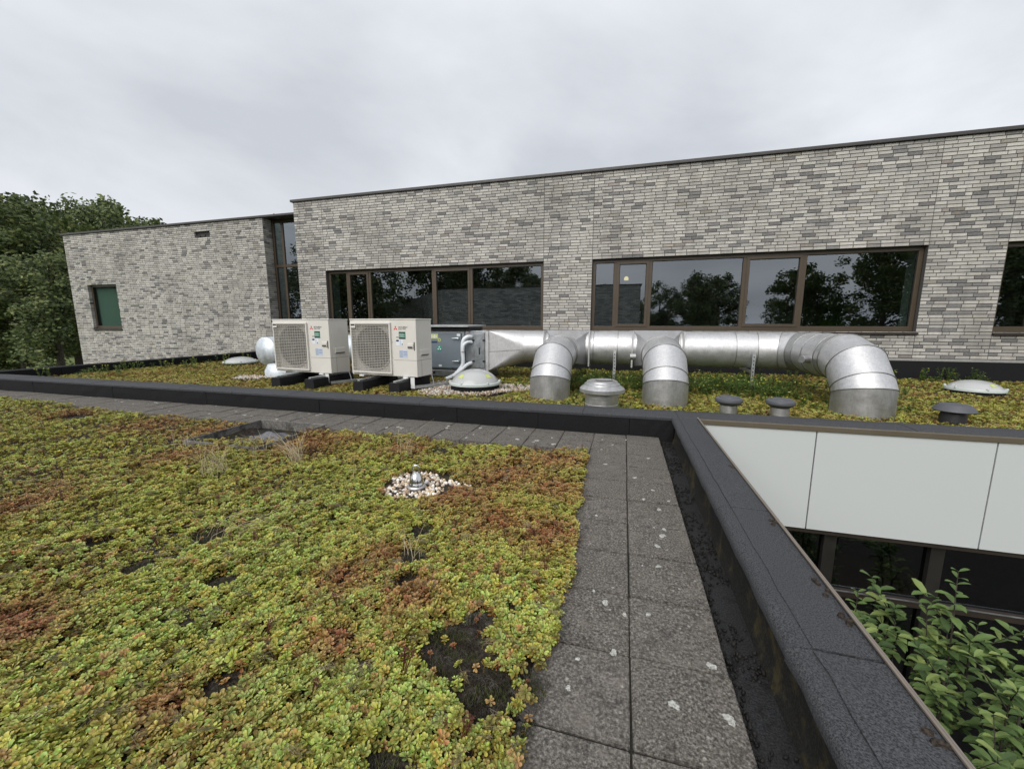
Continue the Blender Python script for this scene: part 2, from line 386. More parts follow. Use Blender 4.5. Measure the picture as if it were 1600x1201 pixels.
# the 300 that show largest: full stretchers towards the right-hand end
full = [b for b in allb if b[4] and b[0] < 7.0]
full.sort(key=lambda b: (b[0]-6.2)**2*.6 + (b[2]-1.2)**2*.25)
single = set(full[:300])
variants = []
for i in range(36):
    mb = MB(); vs, fs = brick_verts(-.105, .105, -.0262, .0262, 0, rng.uniform(-.002, .002), rng); mb.add(vs, fs, brick_colour(rng)); me = mb.mesh('brick'); me.materials.append(M['brick']); variants.append(me)
for b in full[:300]:
    o = bpy.data.objects.new('brick', rng.choice(variants)); o.location = ((b[0]+b[1])/2, YW, (b[2]+b[3])/2); C.objects.link(o); par(o, bld)
mb = MB()
for b in allb:
    if b in single: continue
    vs, fs = brick_verts(b[0], b[1], b[2], b[3], YW, rng.uniform(-.002, .002), rng); mb.add(vs, fs, brick_colour(rng))
mb.build('bricks', M['brick'], bld, kind='stuff')
# mortar backing, with openings and narrow gaps at the movement joints
mo = MB(); y0, y1 = YW + .009, YW + .098
def backing(mo, xs, z0, z1, holes, y0, y1):
    for i in range(len(xs)-1):
        a, b = xs[i] + (.002 if i else .003), xs[i+1] - .001
        hs = [h for h in holes if h[0] <= xs[i] + .01 and h[1] >= xs[i+1] - .01]
        if hs:
            h = hs[0]; mo.box(a, b, y0, y1, z0, h[2]-.004); mo.box(a, b, y0, y1, h[3]+.004, z1)
        else: mo.box(a, b, y0, y1, z0, z1)
backing(mo, edges, ZB-.02, ZT, holes, y0, y1)
mo.build('wall', M['mortar'], bld)
core = MB()
def core_wall(xs, holes, z0, z1, ya, yb):
    for i in range(len(xs)-1):
        hs = [h for h in holes if h[0] <= xs[i] + .01 and h[1] >= xs[i+1] - .01]
        if hs: core.box(xs[i], xs[i+1], ya, yb, z0, hs[0][2]-.05); core.box(xs[i], xs[i+1], ya, yb, hs[0][3]+.0, z1)
        else: core.box(xs[i], xs[i+1], ya, yb, z0, z1)
core_wall(edges, holes, -.3, ZT, YW+.17, YW+.35)
core.box(-8.87, -8.60, YW+.10, 10.95, -.3, ZT)           # return beside the tall window
core.build('inner_wall', M['mortar'], bld)
MB().box(-8.86, 9.0, YW+.004, YW+.1, ZB-.048, ZB-.003).build('plinth_course', m_speck('concrete strip', (.24,.235,.22), (.36,.35,.33), 80, .4), bld)
MB().box(-8.85, 9.0, YW-.035, YW+.09, -.05, ZB-.05).build('felt_upstand', M['feltface'], bld)
cop = MB(); cop.box(-8.93, 9.0, YW-.045, YW+.40, ZT+.004, ZT+.064); bev(cop.build('coping', M['coping'], bld), .004)
MB().box(-8.9, 9.0, YW+.02, YW+.36, ZT-.003, ZT+.003).build('coping_bed', M['black'], bld)
rm = MB()                                                 # dim rooms behind the windows
rm.quad((-8.6,13.2,.0), (9.5,13.2,.0), (9.5,13.2,3.2), (-8.6,13.2,3.2))
rm.build('room_wall', M['room2'], bld)
r2 = MB(); r2.quad((-8.6,YW+.36,.05), (9.5,YW+.36,.05), (9.5,13.2,.05), (-8.6,13.2,.05)); r2.quad((-8.6,YW+.36,3.0), (-8.6,13.2,3.0), (9.5,13.2,3.0), (9.5,YW+.36,3.0))
r2.quad((-8.6,YW+.36,0), (-8.6,13.2,0), (-8.6,13.2,3.2), (-8.6,YW+.36,3.2)); r2.quad((9.5,YW+.36,0), (9.5,13.2,0), (9.5,13.2,3.2), (9.5,YW+.36,3.2)); r2.box(-1.6,-1.4,YW+.36,13.2,.06,2.99)
r2.build('room', M['room'], bld)
ro = MB(); ro.box(-8.6, 9.5, 9.9, 20, ZT-.12, ZT-.02); ro.build('flat_roof', M['feltface'], bld)

def window(parent, x0, x1, z0, z1, yf, mulls, sashes, name='window', glass=None, transoms=(), sill=True, fwid=.075, lining=True):
    """frame in plane yf; mulls = centre x of posts; sashes = index of panes with an opening sash"""
    f = MB(); d = .075; mw = .080
    f.box(x0, x1, yf, yf+d, z1-fwid, z1-.001); f.box(x0, x1, yf, yf+d, z0+.001, z0+fwid+.02)
    f.box(x0+.001, x0+fwid, yf+.001, yf+d-.001, z0+fwid+.02, z1-fwid); f.box(x1-fwid, x1-.001, yf+.001, yf+d-.001, z0+fwid+.02, z1-fwid)
    w = bev(f.build(name, M['bronze'], parent), .004)
    xs = [x0+fwid] + [v for m_ in mulls for v in (m_-mw/2, m_+mw/2)] + [x1-fwid]
    for m_ in mulls: bev(MB().box(m_-mw/2, m_+mw/2, yf+.002, yf+d, z0+fwid+.02, z1-fwid).build('mullion', M['bronze'], w), .004)
    zs = [z0+fwid+.02] + [v for t_ in transoms for v in (t_-mw/2, t_+mw/2)] + [z1-fwid]
    for i in range(0, len(xs), 2):
        a, b = xs[i], xs[i+1]
        for t_ in transoms: bev(MB().box(a, b, yf+.004, yf+d, t_-mw/2, t_+mw/2).build('transom', M['bronze'], w), .004)
        for k in range(0, len(zs), 2):
            p, q = zs[k], zs[k+1]; aa, bb, pp, qq = a, b, p, q
            if i//2 in sashes:
                s = MB(); e = .045; ys = yf-.012
                s.box(a-.012, b+.012, ys, yf+.05, q-e, q+.012); s.box(a-.012, b+.012, ys, yf+.05, p-.012, p+e); s.box(a-.012, a+e, ys+.001, yf+.05, p+e, q-e); s.box(b-e, b+.012, ys+.001, yf+.05, p+e, q-e)
                bev(s.build('sash', M['bronze'], w), .004); aa, bb, pp, qq = a+e, b-e, p+e, q-e
            gk = MB(); e = .010; gk.box(aa, bb, yf+.024, yf+.046, qq-e, qq); gk.box(aa, bb, yf+.024, yf+.046, pp, pp+e); gk.box(aa, aa+e, yf+.025, yf+.046, pp+e, qq-e); gk.box(bb-e, bb, yf+.025, yf+.046, pp+e, qq-e)
            gk.build('gasket', M['black'], w)
            MB().box(aa+e, bb-e, yf+.030, yf+.034, pp+e, qq-e).build('pane', glass or M['glass'], w)
    if sill:
        s = MB(); s.rings([[(x0-.0, yf+.0, z0-.0), (x0-.0, yf-.145, z0-.016), (x0-.0, yf-.145, z0-.056), (x0-.0, yf-.135, z0-.056), (x0-.0, yf-.0, z0-.046)],
                           [(x1+.02, yf+.0, z0-.0), (x1+.02, yf-.145, z0-.016), (x1+.02, yf-.145, z0-.056), (x1+.02, yf-.135, z0-.056), (x1+.02, yf-.0, z0-.046)]])
        s.build('sill', M['sillm'], w)
    if lining:
        MB().box(x0+.002, x0+.03, yf+d+.002, yf+d+.32, z0+.02, z1-.02).build('reveal_lining', M['lining'], w)
        MB().box(x1-.03, x1-.002, yf+d+.002, yf+d+.32, z0+.02, z1-.02).build('reveal_lining', M['lining'], w)
        MB().box(x0+.03, x1-.03, yf+d+.002, yf+d+.30, z0+.0, z0+.03).build('window_board', M['lining'], w)
    return w
YF = YW + .100
window(bld, -7.961, -1.876, .93, 2.515, YF, [-7.345, -6.655, -4.77, -3.735], (1, 3))
window(bld, -.755, 5.363, .93, 2.515, YF, [-.235, .505, 2.375, 3.44], (1, 3))
window(bld, 6.50, 11.4, .93, 2.515, YF, [7.05, 8.9], (1,))
# seen dimly through the glass
MB().box(5.05, 5.65, 12.6, 12.63, .6, 1.75).build('green_board', M['greenboard'], bld)
_e = mat('warm lamp', (1,.8,.4)); _e.node_tree.nodes['Principled BSDF'].inputs['Emission Color'].default_value = (1,.72,.3,1); _e.node_tree.nodes['Principled BSDF'].inputs['Emission Strength'].default_value = 1.3
MB().lathe([(.002,2.30),(.06,2.30),(.06,2.36),(.03,2.40),(.002,2.40)], (0,12,0), 20, False).build('pendant_lamp', _e, bld)
MB().box(-.5, 2.2, 11.4, 12.2, .76, .80).build('table_top', M['room2'], bld)
MB().box(3.0, 4.6, 12.4, 12.9, .06, 1.7).build('cupboard', M['room2'], bld)

# left wing, set back one metre
YL = 10.45; WX0, WX1 = -20.50, -11.06
wing = thing('brick_wing', (-15, YL, GZ), 'grey brick wing at far left with one small green-blinded window', 'building')
hl = [(-19.568,-18.02,.905,2.525)]
nz = int((ZT - (-3.6)) / CH); zl0 = ZT - nz*CH
mb = MB()
for b in courses(WX0, WX1, zl0, ZT-.001, [hl[0], (-13.93,-13.26,3.90,4.09)], rng):
    vs, fs = brick_verts(b[0], b[1], b[2], b[3], YL, rng.uniform(-.002, .002), rng); mb.add(vs, fs, brick_colour(rng))
z = zl0; k = 0
while z < ZT - .02:                                        # return of the wing beside the tall window
    for (ya, yb) in (((YL+.004, YL+.214), (YL+.224, YL+.33)) if k % 2 else ((YL+.004, YL+.104), (YL+.114, YL+.324))):
        mb.box(WX1-.06, WX1+.001+rng.uniform(0, .003), ya+.1*0, yb, z+.0055, z+CH-.0055, brick_colour(rng))
    z += CH; k += 1
mb.build('bricks', M['brick'], wing, kind='stuff')
mo = MB(); xs = [WX0, -19.568, -18.02, -13.93, -13.26, WX1]
backing(mo, xs, zl0, ZT, [hl[0], (-13.93,-13.26,3.90,4.09)], YL+.009, YL+.098); mo.box(WX1-.09, WX1-.008, YL+.1, YL+.36, zl0, ZT)
mo.build('wall', M['mortar'], wing)
ic = MB(); ic.box(WX0+.01, -19.568, YL+.17, YL+.4, GZ, ZT); ic.box(-18.02, WX1-.1, YL+.17, YL+.4, GZ, ZT); ic.box(-19.568, -18.02, YL+.17, YL+.4, GZ, .86); ic.box(-19.568, -18.02, YL+.17, YL+.4, 2.525, ZT)
ic.box(WX0+.01, WX0+.4, YL+.41, 20, GZ, ZT); ic.build('inner_wall', M['mortar'], wing)
MB().box(WX0, WX1, YL+.36, 20, ZT-.12, ZT-.02).build('flat_roof', M['feltface'], wing)
bev(MB().box(WX0-.06, -8.88, YL-.05, YL+.42, ZT+.004, ZT+.064).build('coping', M['coping'], wing), .004)
MB().box(-13.93, -13.26, YL+.06, YL+.09, 3.90, 4.09).build('vent_recess', M['black'], wing)
for i in range(3): MB().box(-13.90+i*.22, -13.72+i*.22, YL+.02, YL+.05, 3.93, 3.97+.03*(i % 2)).build('vent_slat', M['sillm'], wing)
wl = window(wing, -19.568, -18.02, .905, 2.525, YL+.10, [], (), lining=False, glass=M['glass3'])
MB().box(-19.5, -18.05, YL+.22, YL+.23, .95, 2.5).build('green_blind', M['greenblind'], wl)
# tall stair window between wing and main block
tw = window(wing, -11.05, -8.86, -.05, ZT-.01, 10.78, [-10.66, -9.76], (), transoms=(2.93,), sill=False, fwid=.07)
MB().box(-11.05, -8.88, YL+.02, 10.86, ZT-.008, ZT+.001).build('soffit', M['sillm'], wing)
dk = MB(); dk.quad((-11.05,13,-.1), (-8.7,13,-.1), (-8.7,13,4.6), (-11.05,13,4.6)); dk.quad((-11.06,10.9,-.1), (-11.06,13,-.1), (-11.06,13,4.6), (-11.06,10.9,4.6)); dk.build('stair_wall', M['room'], wing)

# building behind the photographer, seen only as a reflection in the windows
blk = thing('brick_block', (-8, -17, GZ), 'grey brick block behind the camera, seen mirrored in the window', 'building')
wallb = mat('distant brick', rough=.9); _b = NT(wallb)
_bt = _b.n('ShaderNodeTexBrick', _Scale=1.0, _Mortar_Size=.008); _bt.inputs['Brick Width'].default_value = .44; _bt.inputs['Row Height'].default_value = .125
_bt.inputs['Color1'].default_value = (.62,.60,.56,1); _bt.inputs['Color2'].default_value = (.26,.26,.25,1); _bt.inputs['Mortar'].default_value = (.08,.08,.08,1)
_cx = _b.n('ShaderNodeCombineXYZ'); _sx = _b.n('ShaderNodeSeparateXYZ'); _b.l(_b.coord('Position'), _sx.inputs[0]); _b.l(_sx.outputs[0], _cx.inputs[0]); _b.l(_sx.outputs[2], _cx.inputs[1]); _b.l(_cx.outputs[0], _bt.inputs['Vector']); _b.base(_bt.outputs[0])
MB().box(-17.2, 1.2, -26, -17, GZ, 4.35).build('wall', wallb, blk); MB().box(-17.3, 1.3, -26, -16.95, 4.36, 4.43).build('coping', M['coping'], blk)
lw = MB(); a = Vector((-17.2, -17.0, 0)); b_ = Vector((-42, -48, 0)); nv = Vector((-.6, .5, 0))
lw.add([tuple(p + Vector((0,0,z))) for z in (GZ, 4.35) for p in (a, b_, b_+nv*8, a+nv*8*0+Vector((-3,-6,0)))], [(0,1,5,4),(1,2,6,5),(2,3,7,6),(3,0,4,7),(4,5,6,7)]); lw.build('side_wall', wallb, blk)
for i in range(14):
    p = a.lerp(b_, .05 + i*.066); q = a.lerp(b_, .05 + i*.066 + .03); off = Vector((.06,-.05,0))
    if True:
        w_ = MB().quad(tuple(p-off+Vector((.1,.0,.9))), tuple(q-off+Vector((.1,0,.9))), tuple(q-off+Vector((.1,0,3.0))), tuple(p-off+Vector((.1,0,3.0)))); w_.build('window', M['black'], blk)

# ------------------------------------------------------------------ parapets
par1 = thing('roof_parapet', (-5, 4.1, 0), 'low black felt parapet running across the roof in front of the heat pumps', 'parapet')
YP0, YP1, ZC = 3.975, 4.29, .20
seams = [.087 - .916*i for i in range(13)]
def wob(n, s): return mnoise.noise(Vector((n*3.1, s, 0)))*.008
def cap_profile(z=ZC): return
xe = [.50] + seams + [-11.45]
for i in range(len(xe)-1):
    a, b = xe[i+1] + .002, xe[i] - .002
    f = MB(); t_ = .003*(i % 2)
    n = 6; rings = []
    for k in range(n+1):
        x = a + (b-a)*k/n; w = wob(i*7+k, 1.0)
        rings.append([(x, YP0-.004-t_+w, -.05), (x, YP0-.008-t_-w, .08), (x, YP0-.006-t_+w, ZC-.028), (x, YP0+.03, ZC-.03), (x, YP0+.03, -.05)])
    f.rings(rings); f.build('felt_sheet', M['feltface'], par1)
capx = [9.0, 7.2, 5.1, 3.3, 2.38, 1.46] + [.53, -.37, -1.28, -2.2, -3.1, -4.05, -4.95, -5.9, -6.8, -7.7, -8.6, -9.5, -10.5, -11.45]
for i in range(len(capx)-1):
    a, b = capx[i+1] + .0015, capx[i] - .0015; f = MB(); rings = []; n = 6
    yf = YP0 if b < .6 else 3.985
    for k in range(n+1):
        x = a + (b-a)*k/n; w = wob(i*5+k, 4.0); t_ = .002*(i % 2)
        rings.append([(x, yf-.012+w, ZC-.034), (x, yf-.014+w, ZC-.012), (x, yf+.004+w, ZC+t_), (x, yf+.15, ZC+.004+t_+w*.4), (x, YP1-.01, ZC+t_), (x, YP1+.006+w, ZC-.02), (x, YP1+.004, ZC-.06)])
    f.rings(rings); f.build('cap_sheet', M['felt'], par1, ang=50)
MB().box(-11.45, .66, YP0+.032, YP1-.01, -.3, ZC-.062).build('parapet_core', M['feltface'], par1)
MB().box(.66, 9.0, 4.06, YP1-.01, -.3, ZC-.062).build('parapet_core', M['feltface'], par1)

par2 = thing('roof_parapet', (.6, 1, 0), 'right parapet of grey granular felt with pinkish metal edge beside the courtyard', 'parapet')
ys = [3.95, 2.958, 2.026, 1.149, .24, -.7, -1.6, -6]
for i in range(len(ys)-1):
    b, a = ys[i] - .0015, ys[i+1] + .0015; n = 10; top = MB(); inn = MB(); rt_ = []; ri = []
    for k in range(n+1):
        y = a + (b-a)*k/n; w = wob(i*11+k, 9.0)*1.3; t_ = .002*(i % 2)
        rt_.append([(.533+w, y+w*2, ZC-.002), (.533+w, y+w*2, ZC+.004+t_), (.62, y+w*2, ZC+.004+t_), (.695, y+w*2, ZC+.003+t_), (.695, y+w*2, ZC-.02), (.60, y+w*2, ZC-.02)])
        ri.append([(.474+w, y, ZC-.05), (.470+w, y, ZC-.018), (.486+w, y, ZC-.002), (.55, y, ZC+.001), (.55, y, ZC-.05)])
    top.rings(rt_); top.build('cap_sheet', M['felt'], par2, ang=50); inn.rings(ri); inn.build('edge_sheet', M['felt'], par2, ang=60)
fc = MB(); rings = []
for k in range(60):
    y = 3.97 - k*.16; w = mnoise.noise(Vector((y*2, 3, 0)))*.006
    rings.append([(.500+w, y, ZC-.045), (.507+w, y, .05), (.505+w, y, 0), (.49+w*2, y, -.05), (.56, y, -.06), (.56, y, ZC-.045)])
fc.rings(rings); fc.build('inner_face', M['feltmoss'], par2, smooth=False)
MB().box(.56, .69, -6, 3.94, -.3, ZC-.03).build('parapet_core', M['feltface'], par2)
tr = MB(); tr.box(.697, .7025, -6, 3.955, ZC-.09, ZC+.016); tr.box(.690, .697, -6, 3.955, ZC+.009, ZC+.016); bev(tr.build('edge_trim', M['pinktrim'], par2), .0015)
for (y, l_) in ((2.62, .06), (1.9, .05), (1.45, .09), (1.30, .05), (.95, .06)):          # moss cushions caught against the trim
    mm = MB(); rr = random.Random(int(y*100))
    for q in range(5): 
        cx, cy = .688 - rr.random()*.022, y + rr.uniform(-l_, l_)/2; mm.lathe([(.001,-.004), (.009,0), (.007,.006), (.0005,.009)], (cx, cy, ZC+.005), 7)
    mm.build('moss_cushion', M['soil'], par2)

par3 = thing('roof_parapet', (-11.3, 7, 0), 'black felt parapet along the far left roof edge in front of the brick wing', 'parapet')
y_ = 4.30; i = 0
while y_ < 10.40:
    b = min(y_ + 1.03, 10.42); f = MB(); f.box(-11.45, -11.16 + .002*(i % 2), y_, b-.003, -.05, ZC+.002*(i % 2)); bev(f.build('felt_sheet', M['feltface'], par3), .012); y_ += 1.03; i += 1
lowb = thing('lower_storey', (-6, 0, GZ), 'rendered wall of the storey below the planted roof', 'building')
MB().box(-11.44, .66, -6, 4.2, GZ, -.36).build('wall', M['mortar'], lowb); MB().box(-11.44, -9, 4.2, 10.4, GZ, -.36).build('wall', M['mortar'], lowb)

# ------------------------------------------------------------------ courtyard facade below the roof edge
fac = thing('courtyard_facade', (3, 3.99, GZ), 'white panelled fascia over dark glazing in the sunken courtyard', 'facade')
YFA = 3.955
bev(MB().box(.71, 9.0, YFA-.012, YFA+.03, .153, .196).build('edge_trim', M['bronze2'], fac), .002)
pj = [.72, 1.660, 2.888, 4.116, 5.34, 6.57, 7.8, 9.0]
for i in range(len(pj)-1): bev(MB().box(pj[i]+.005, pj[i+1]-.005, YFA, YFA+.03, -.757, .150).build('panel', M['panel'], fac), .002)
MB().box(.71, 9.0, YFA+.034, YFA+.09, -.757, .152).build('panel_backing', M['black'], fac)
MB().box(.71, 9.0, YFA+.02, YFA+.20, -.80, -.762).build('head_trim', M['sillm'], fac)
px = [.72, 1.35, 1.90, 2.69, 3.60, 4.6, 5.6, 6.6, 7.6, 8.9]
for i, x in enumerate(px): bev(MB().box(x-.05, x+.05, YFA+.085, YFA+.20, -3.5, -.80).build('post', M['postdark'], fac), .004)
for i in range(len(px)-1):
    a, b = px[i]+.05, px[i+1]-.05
    MB().box(a, b, YFA+.13, YFA+.136, -1.36, -.80).build('pane', M['glass2'], fac); MB().box(a, b, YFA+.13, YFA+.136, -3.45, -1.43).build('pane', M['glass2'], fac)
    bev(MB().box(a, b, YFA+.095, YFA+.18, -1.43, -1.36).build('transom', M['sillm'], fac), .004)
    MB().box(a, b, YFA+.088, YFA+.094, -1.372, -1.362).build('drip_strip', M['galv'], fac)
cr = MB(); cr.quad((.7,8,GZ), (9,8,GZ), (9,8,-.4), (.7,8,-.4)); cr.quad((.7,4.2,-3.55), (9,4.2,-3.55), (9,8,-3.55), (.7,8,-3.55)); cr.quad((.7,4.2,GZ), (.7,8,GZ), (.7,8,-.4), (.7,4.2,-.4)); cr.quad((9,4.2,GZ), (9,8,GZ), (9,8,-.4), (9,4.2,-.4)); cr.build('room_wall', M['room'], fac)
tb = MB(); tb.box(2.35, 3.3, 4.7, 5.5, -1.75, -1.70)
for a, b in ((2.4,4.75), (3.25,4.75), (2.4,5.45), (3.25,5.45)): tb.box(a-.03, a+.03, b-.03, b+.03, -3.55, -1.75)
tag(tb.build('wooden_table', M['wood']), 'brown wooden table inside, behind the courtyard glass', 'table')

# ------------------------------------------------------------------ paving
path = MB().quad((-11.2,3.36,-.011), (.36,3.36,-.011), (.36,3.965,-.011), (-11.2,3.965,-.011)).quad((-.24,-3,-.011), (.36,-3,-.011), (.36,3.36,-.011), (-.24,3.36,-.011)).build('paved_path', M['joint']); struct(path)
S = .303; XC = .062; slabs = []
def slab_mesh(i):
    rr = random.Random(i); bm = bmesh.new(); bmesh.ops.create_cube(bm, size=1)
    for v in bm.verts: v.co = Vector((v.co.x*.2970 + rr.uniform(-.0015,.0015), v.co.y*.2970 + rr.uniform(-.0015,.0015), v.co.z*.044 - .022))
    bmesh.ops.bevel(bm, geom=bm.edges[:], offset=.0035, segments=2, affect='EDGES'); me = bpy.data.meshes.new('slab'); bm.to_mesh(me); bm.free(); me.materials.append(M['slab']); return me
sv = [slab_mesh(i) for i in range(10)]
def slab(x, y):
    o = bpy.data.objects.new('slab', random.choice(sv)); o.location = (x + random.uniform(-.0015,.0015), y + random.uniform(-.0015,.0015), random.uniform(-.004, .002)); o.rotation_euler = (random.uniform(-.010,.010), random.uniform(-.010,.010), random.uniform(-.006,.006) + random.choice((0, math.pi/2, math.pi)))
    C.objects.link(o); par(o, path); slabs.append(o)
for k in range(-4, 10):
    y = .916 + S*(k+.5)
    for x in (XC - S/2, XC + S/2): slab(x, y)
x = XC - S*1.5
while x > -11.1:
    for k in (8, 9): slab(x, .916 + S*(k+.5))
    x -= S
def lichen(x, y, r, seed):
    rr = random.Random(seed); n = 30; r *= rr.uniform(.62, .95); ph = [rr.uniform(0, 6.28) for _ in range(3)]
    pts = [(x + r*(1+.22*math.sin(2*a+ph[0])+.14*math.sin(3*a+ph[1])+.10*math.sin(7*a+ph[2])+.07*math.sin(11*a+ph[0]))*math.cos(a), y + r*(1+.22*math.sin(2*a+ph[0])+.14*math.sin(3*a+ph[1])+.10*math.sin(7*a+ph[2])+.07*math.sin(11*a+ph[0]))*math.sin(a)) for a in [2*math.pi*i/n for i in range(n)]]
    s = min(slabs, key=lambda o: (o.location.x-x)**2 + (o.location.y-y)**2); z = s.location.z
    mb = MB(); mb.add([(p[0], p[1], z-.002) for p in pts] + [(x + (p[0]-x)*.93, y + (p[1]-y)*.93, z+.0012) for p in pts], [tuple(range(n, 2*n))] + [(i, (i+1) % n, (i+1) % n+n, i+n) for i in range(n)])
    mb.build('lichen', M['lichen'], s)
for i, (x, y, r) in enumerate([(.242,2.353,.016),(.307,2.477,.014),(.233,2.039,.018),(.2,1.931,.020),(.193,1.761,.016),(-.028,1.457,.017),(.01,1.219,.014),(-.102,1.161,.010),(.131,1.436,.014),(.314,1.251,.017),(.181,1.075,.017),(.325,1.072,.020),(-.118,1.048,.011),(.045,1.409,.013),(-.11,2.18,.014),(.116,2.818,.015),(.224,2.621,.016),(.161,2.464,.014),(-.076,1.515,.010),(.121,1.751,.009),(.248,2.11,.012),(.198,2.116,.009),(-.098,3.042,.015),(.231,3.272,.015),(-.059,3.586,.014),(-.157,3.726,.014),(-.147,3.426,.010),(.06,3.78,.012)]): lichen(x, y, r, i)
for i in range(46): lichen(-.5 - random.random()**1.4*8.5, random.uniform(3.42, 3.92), random.uniform(.010, .026), 100+i)

# ------------------------------------------------------------------ scattered small stuff (one object each, instanced on points)
protos = bpy.data.collections.new('prototypes')
def proto(mb, name, m, smooth=False):
    me = mb.mesh(name, smooth); me.materials.append(m); o = bpy.data.objects.new(name, me); protos_c.objects.link(o); return o
def leaf_shape(mb, a, ln, wd, tilt, cup, base_r, z0, shade):
    """spatulate sedum leaf, 6 verts + tip"""
    ca, sa = math.cos(a), math.sin(a); ct, st = math.cos(tilt), math.sin(tilt)
    pts = [(0,0,0), (.38,-.32,.10), (.38,.32,.10), (.80,-.5,.16), (.80,.5,.16), (1.0,-.2,.10), (1.0,.2,.10), (.70,0,-.06)]
    out = []
    for u, v, h in pts:
        r_ = base_r + ln*u*ct; zz = z0 + ln*u*st + (h*cup - .5*cup*(u**2)*.6)*ln; out.append((r_*ca - v*wd*sa, r_*sa + v*wd*ca, zz))
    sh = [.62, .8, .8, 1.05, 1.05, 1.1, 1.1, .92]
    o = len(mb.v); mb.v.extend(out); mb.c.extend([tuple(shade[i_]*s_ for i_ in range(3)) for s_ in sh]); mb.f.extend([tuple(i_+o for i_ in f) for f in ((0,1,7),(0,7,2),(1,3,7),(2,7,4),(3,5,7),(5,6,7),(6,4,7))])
def rosette(seed, nout, nin, open_):
    rr = random.Random(seed); mb = MB(); off = rr.random()*6
    for k in range(nout):
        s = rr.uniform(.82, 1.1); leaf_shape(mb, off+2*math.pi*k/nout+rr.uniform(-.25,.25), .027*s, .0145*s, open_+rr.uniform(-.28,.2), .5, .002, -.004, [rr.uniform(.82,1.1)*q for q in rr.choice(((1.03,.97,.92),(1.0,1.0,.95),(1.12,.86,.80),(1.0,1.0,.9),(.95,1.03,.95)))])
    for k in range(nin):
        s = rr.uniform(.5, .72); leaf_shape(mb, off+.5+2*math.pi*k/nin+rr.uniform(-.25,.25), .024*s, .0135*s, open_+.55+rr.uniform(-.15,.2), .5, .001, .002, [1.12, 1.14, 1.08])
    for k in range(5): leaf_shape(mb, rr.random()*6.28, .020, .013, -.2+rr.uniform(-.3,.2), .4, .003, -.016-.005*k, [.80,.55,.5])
    mb.tube([(0,0,-.055), (.003,.002,-.03), (0,0,0)], .0016, 4, False); mb.c.extend([(.7,.5,.45)]*(len(mb.v)-len(mb.c))); return mb
protos_c = bpy.data.collections.new('sedum_prototypes')
names = []
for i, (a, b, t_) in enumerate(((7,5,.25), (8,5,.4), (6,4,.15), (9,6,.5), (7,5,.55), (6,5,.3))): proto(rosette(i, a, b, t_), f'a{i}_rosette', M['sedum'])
mm = MB(); rr = random.Random(5)
for k in range(60):                                          # a6: moss / needle-leaved cushion
    a = rr.random()*6.28; r_ = rr.random()**.5*.02; h = .004 + rr.random()*.012; x, y = r_*math.cos(a), r_*math.sin(a)
    dx_, dy_ = rr.uniform(-.006,.006), rr.uniform(-.006,.006); mm.add([(x-.0012,y,0), (x+.0012,y,0), (x+dx_,y+dy_,h)], [(0,1,2)], (1,1,1) if rr.random() > .3 else (.7,.75,.7))
proto(mm, 'a6_moss', M['sedum'])
mm = MB()
for k in range(16):                                          # a7: dead stems and litter
    a = rr.random()*3.14; l_ = rr.uniform(.012,.04); x, y = rr.uniform(-.03,.03), rr.uniform(-.03,.03); z_ = rr.uniform(0,.012)
    mm.tube([(x-l_*math.cos(a),y-l_*math.sin(a),z_*.3), (x,y,z_+.004), (x+l_*math.cos(a),y+l_*math.sin(a),z_*.6)], .0009, 3, False); v = rr.uniform(.5,1.3); mm.c.extend([(v,v,v)]*(len(mm.v)-len(mm.c)))
proto(mm, 'a7_litter', M['sedum'])
mm = MB()
for s_ in range(5):                                          # a8: dark red spent flower stalk
    x, y = rr.uniform(-.012,.012), rr.uniform(-.012,.012); h = rr.uniform(.03,.06); mm.tube([(0,0,-.03),(x,y,h)], .0013, 4, False); mm.c.extend([(.8,.8,.8)]*(len(mm.v)-len(mm.c)))
    for q in range(7): leaf_shape(mm, rr.random()*6.28, .011, .006, rr.uniform(-.2,.9), .3, .001, h+rr.uniform(-.008,.006), [1,1,1])
    for q in range(len(mm.v) - 7*8, len(mm.v)):
        v = mm.v[q]; mm.v[q] = (v[0]+x, v[1]+y, v[2])
proto(mm, 'a8_stalk', M['sedum'])

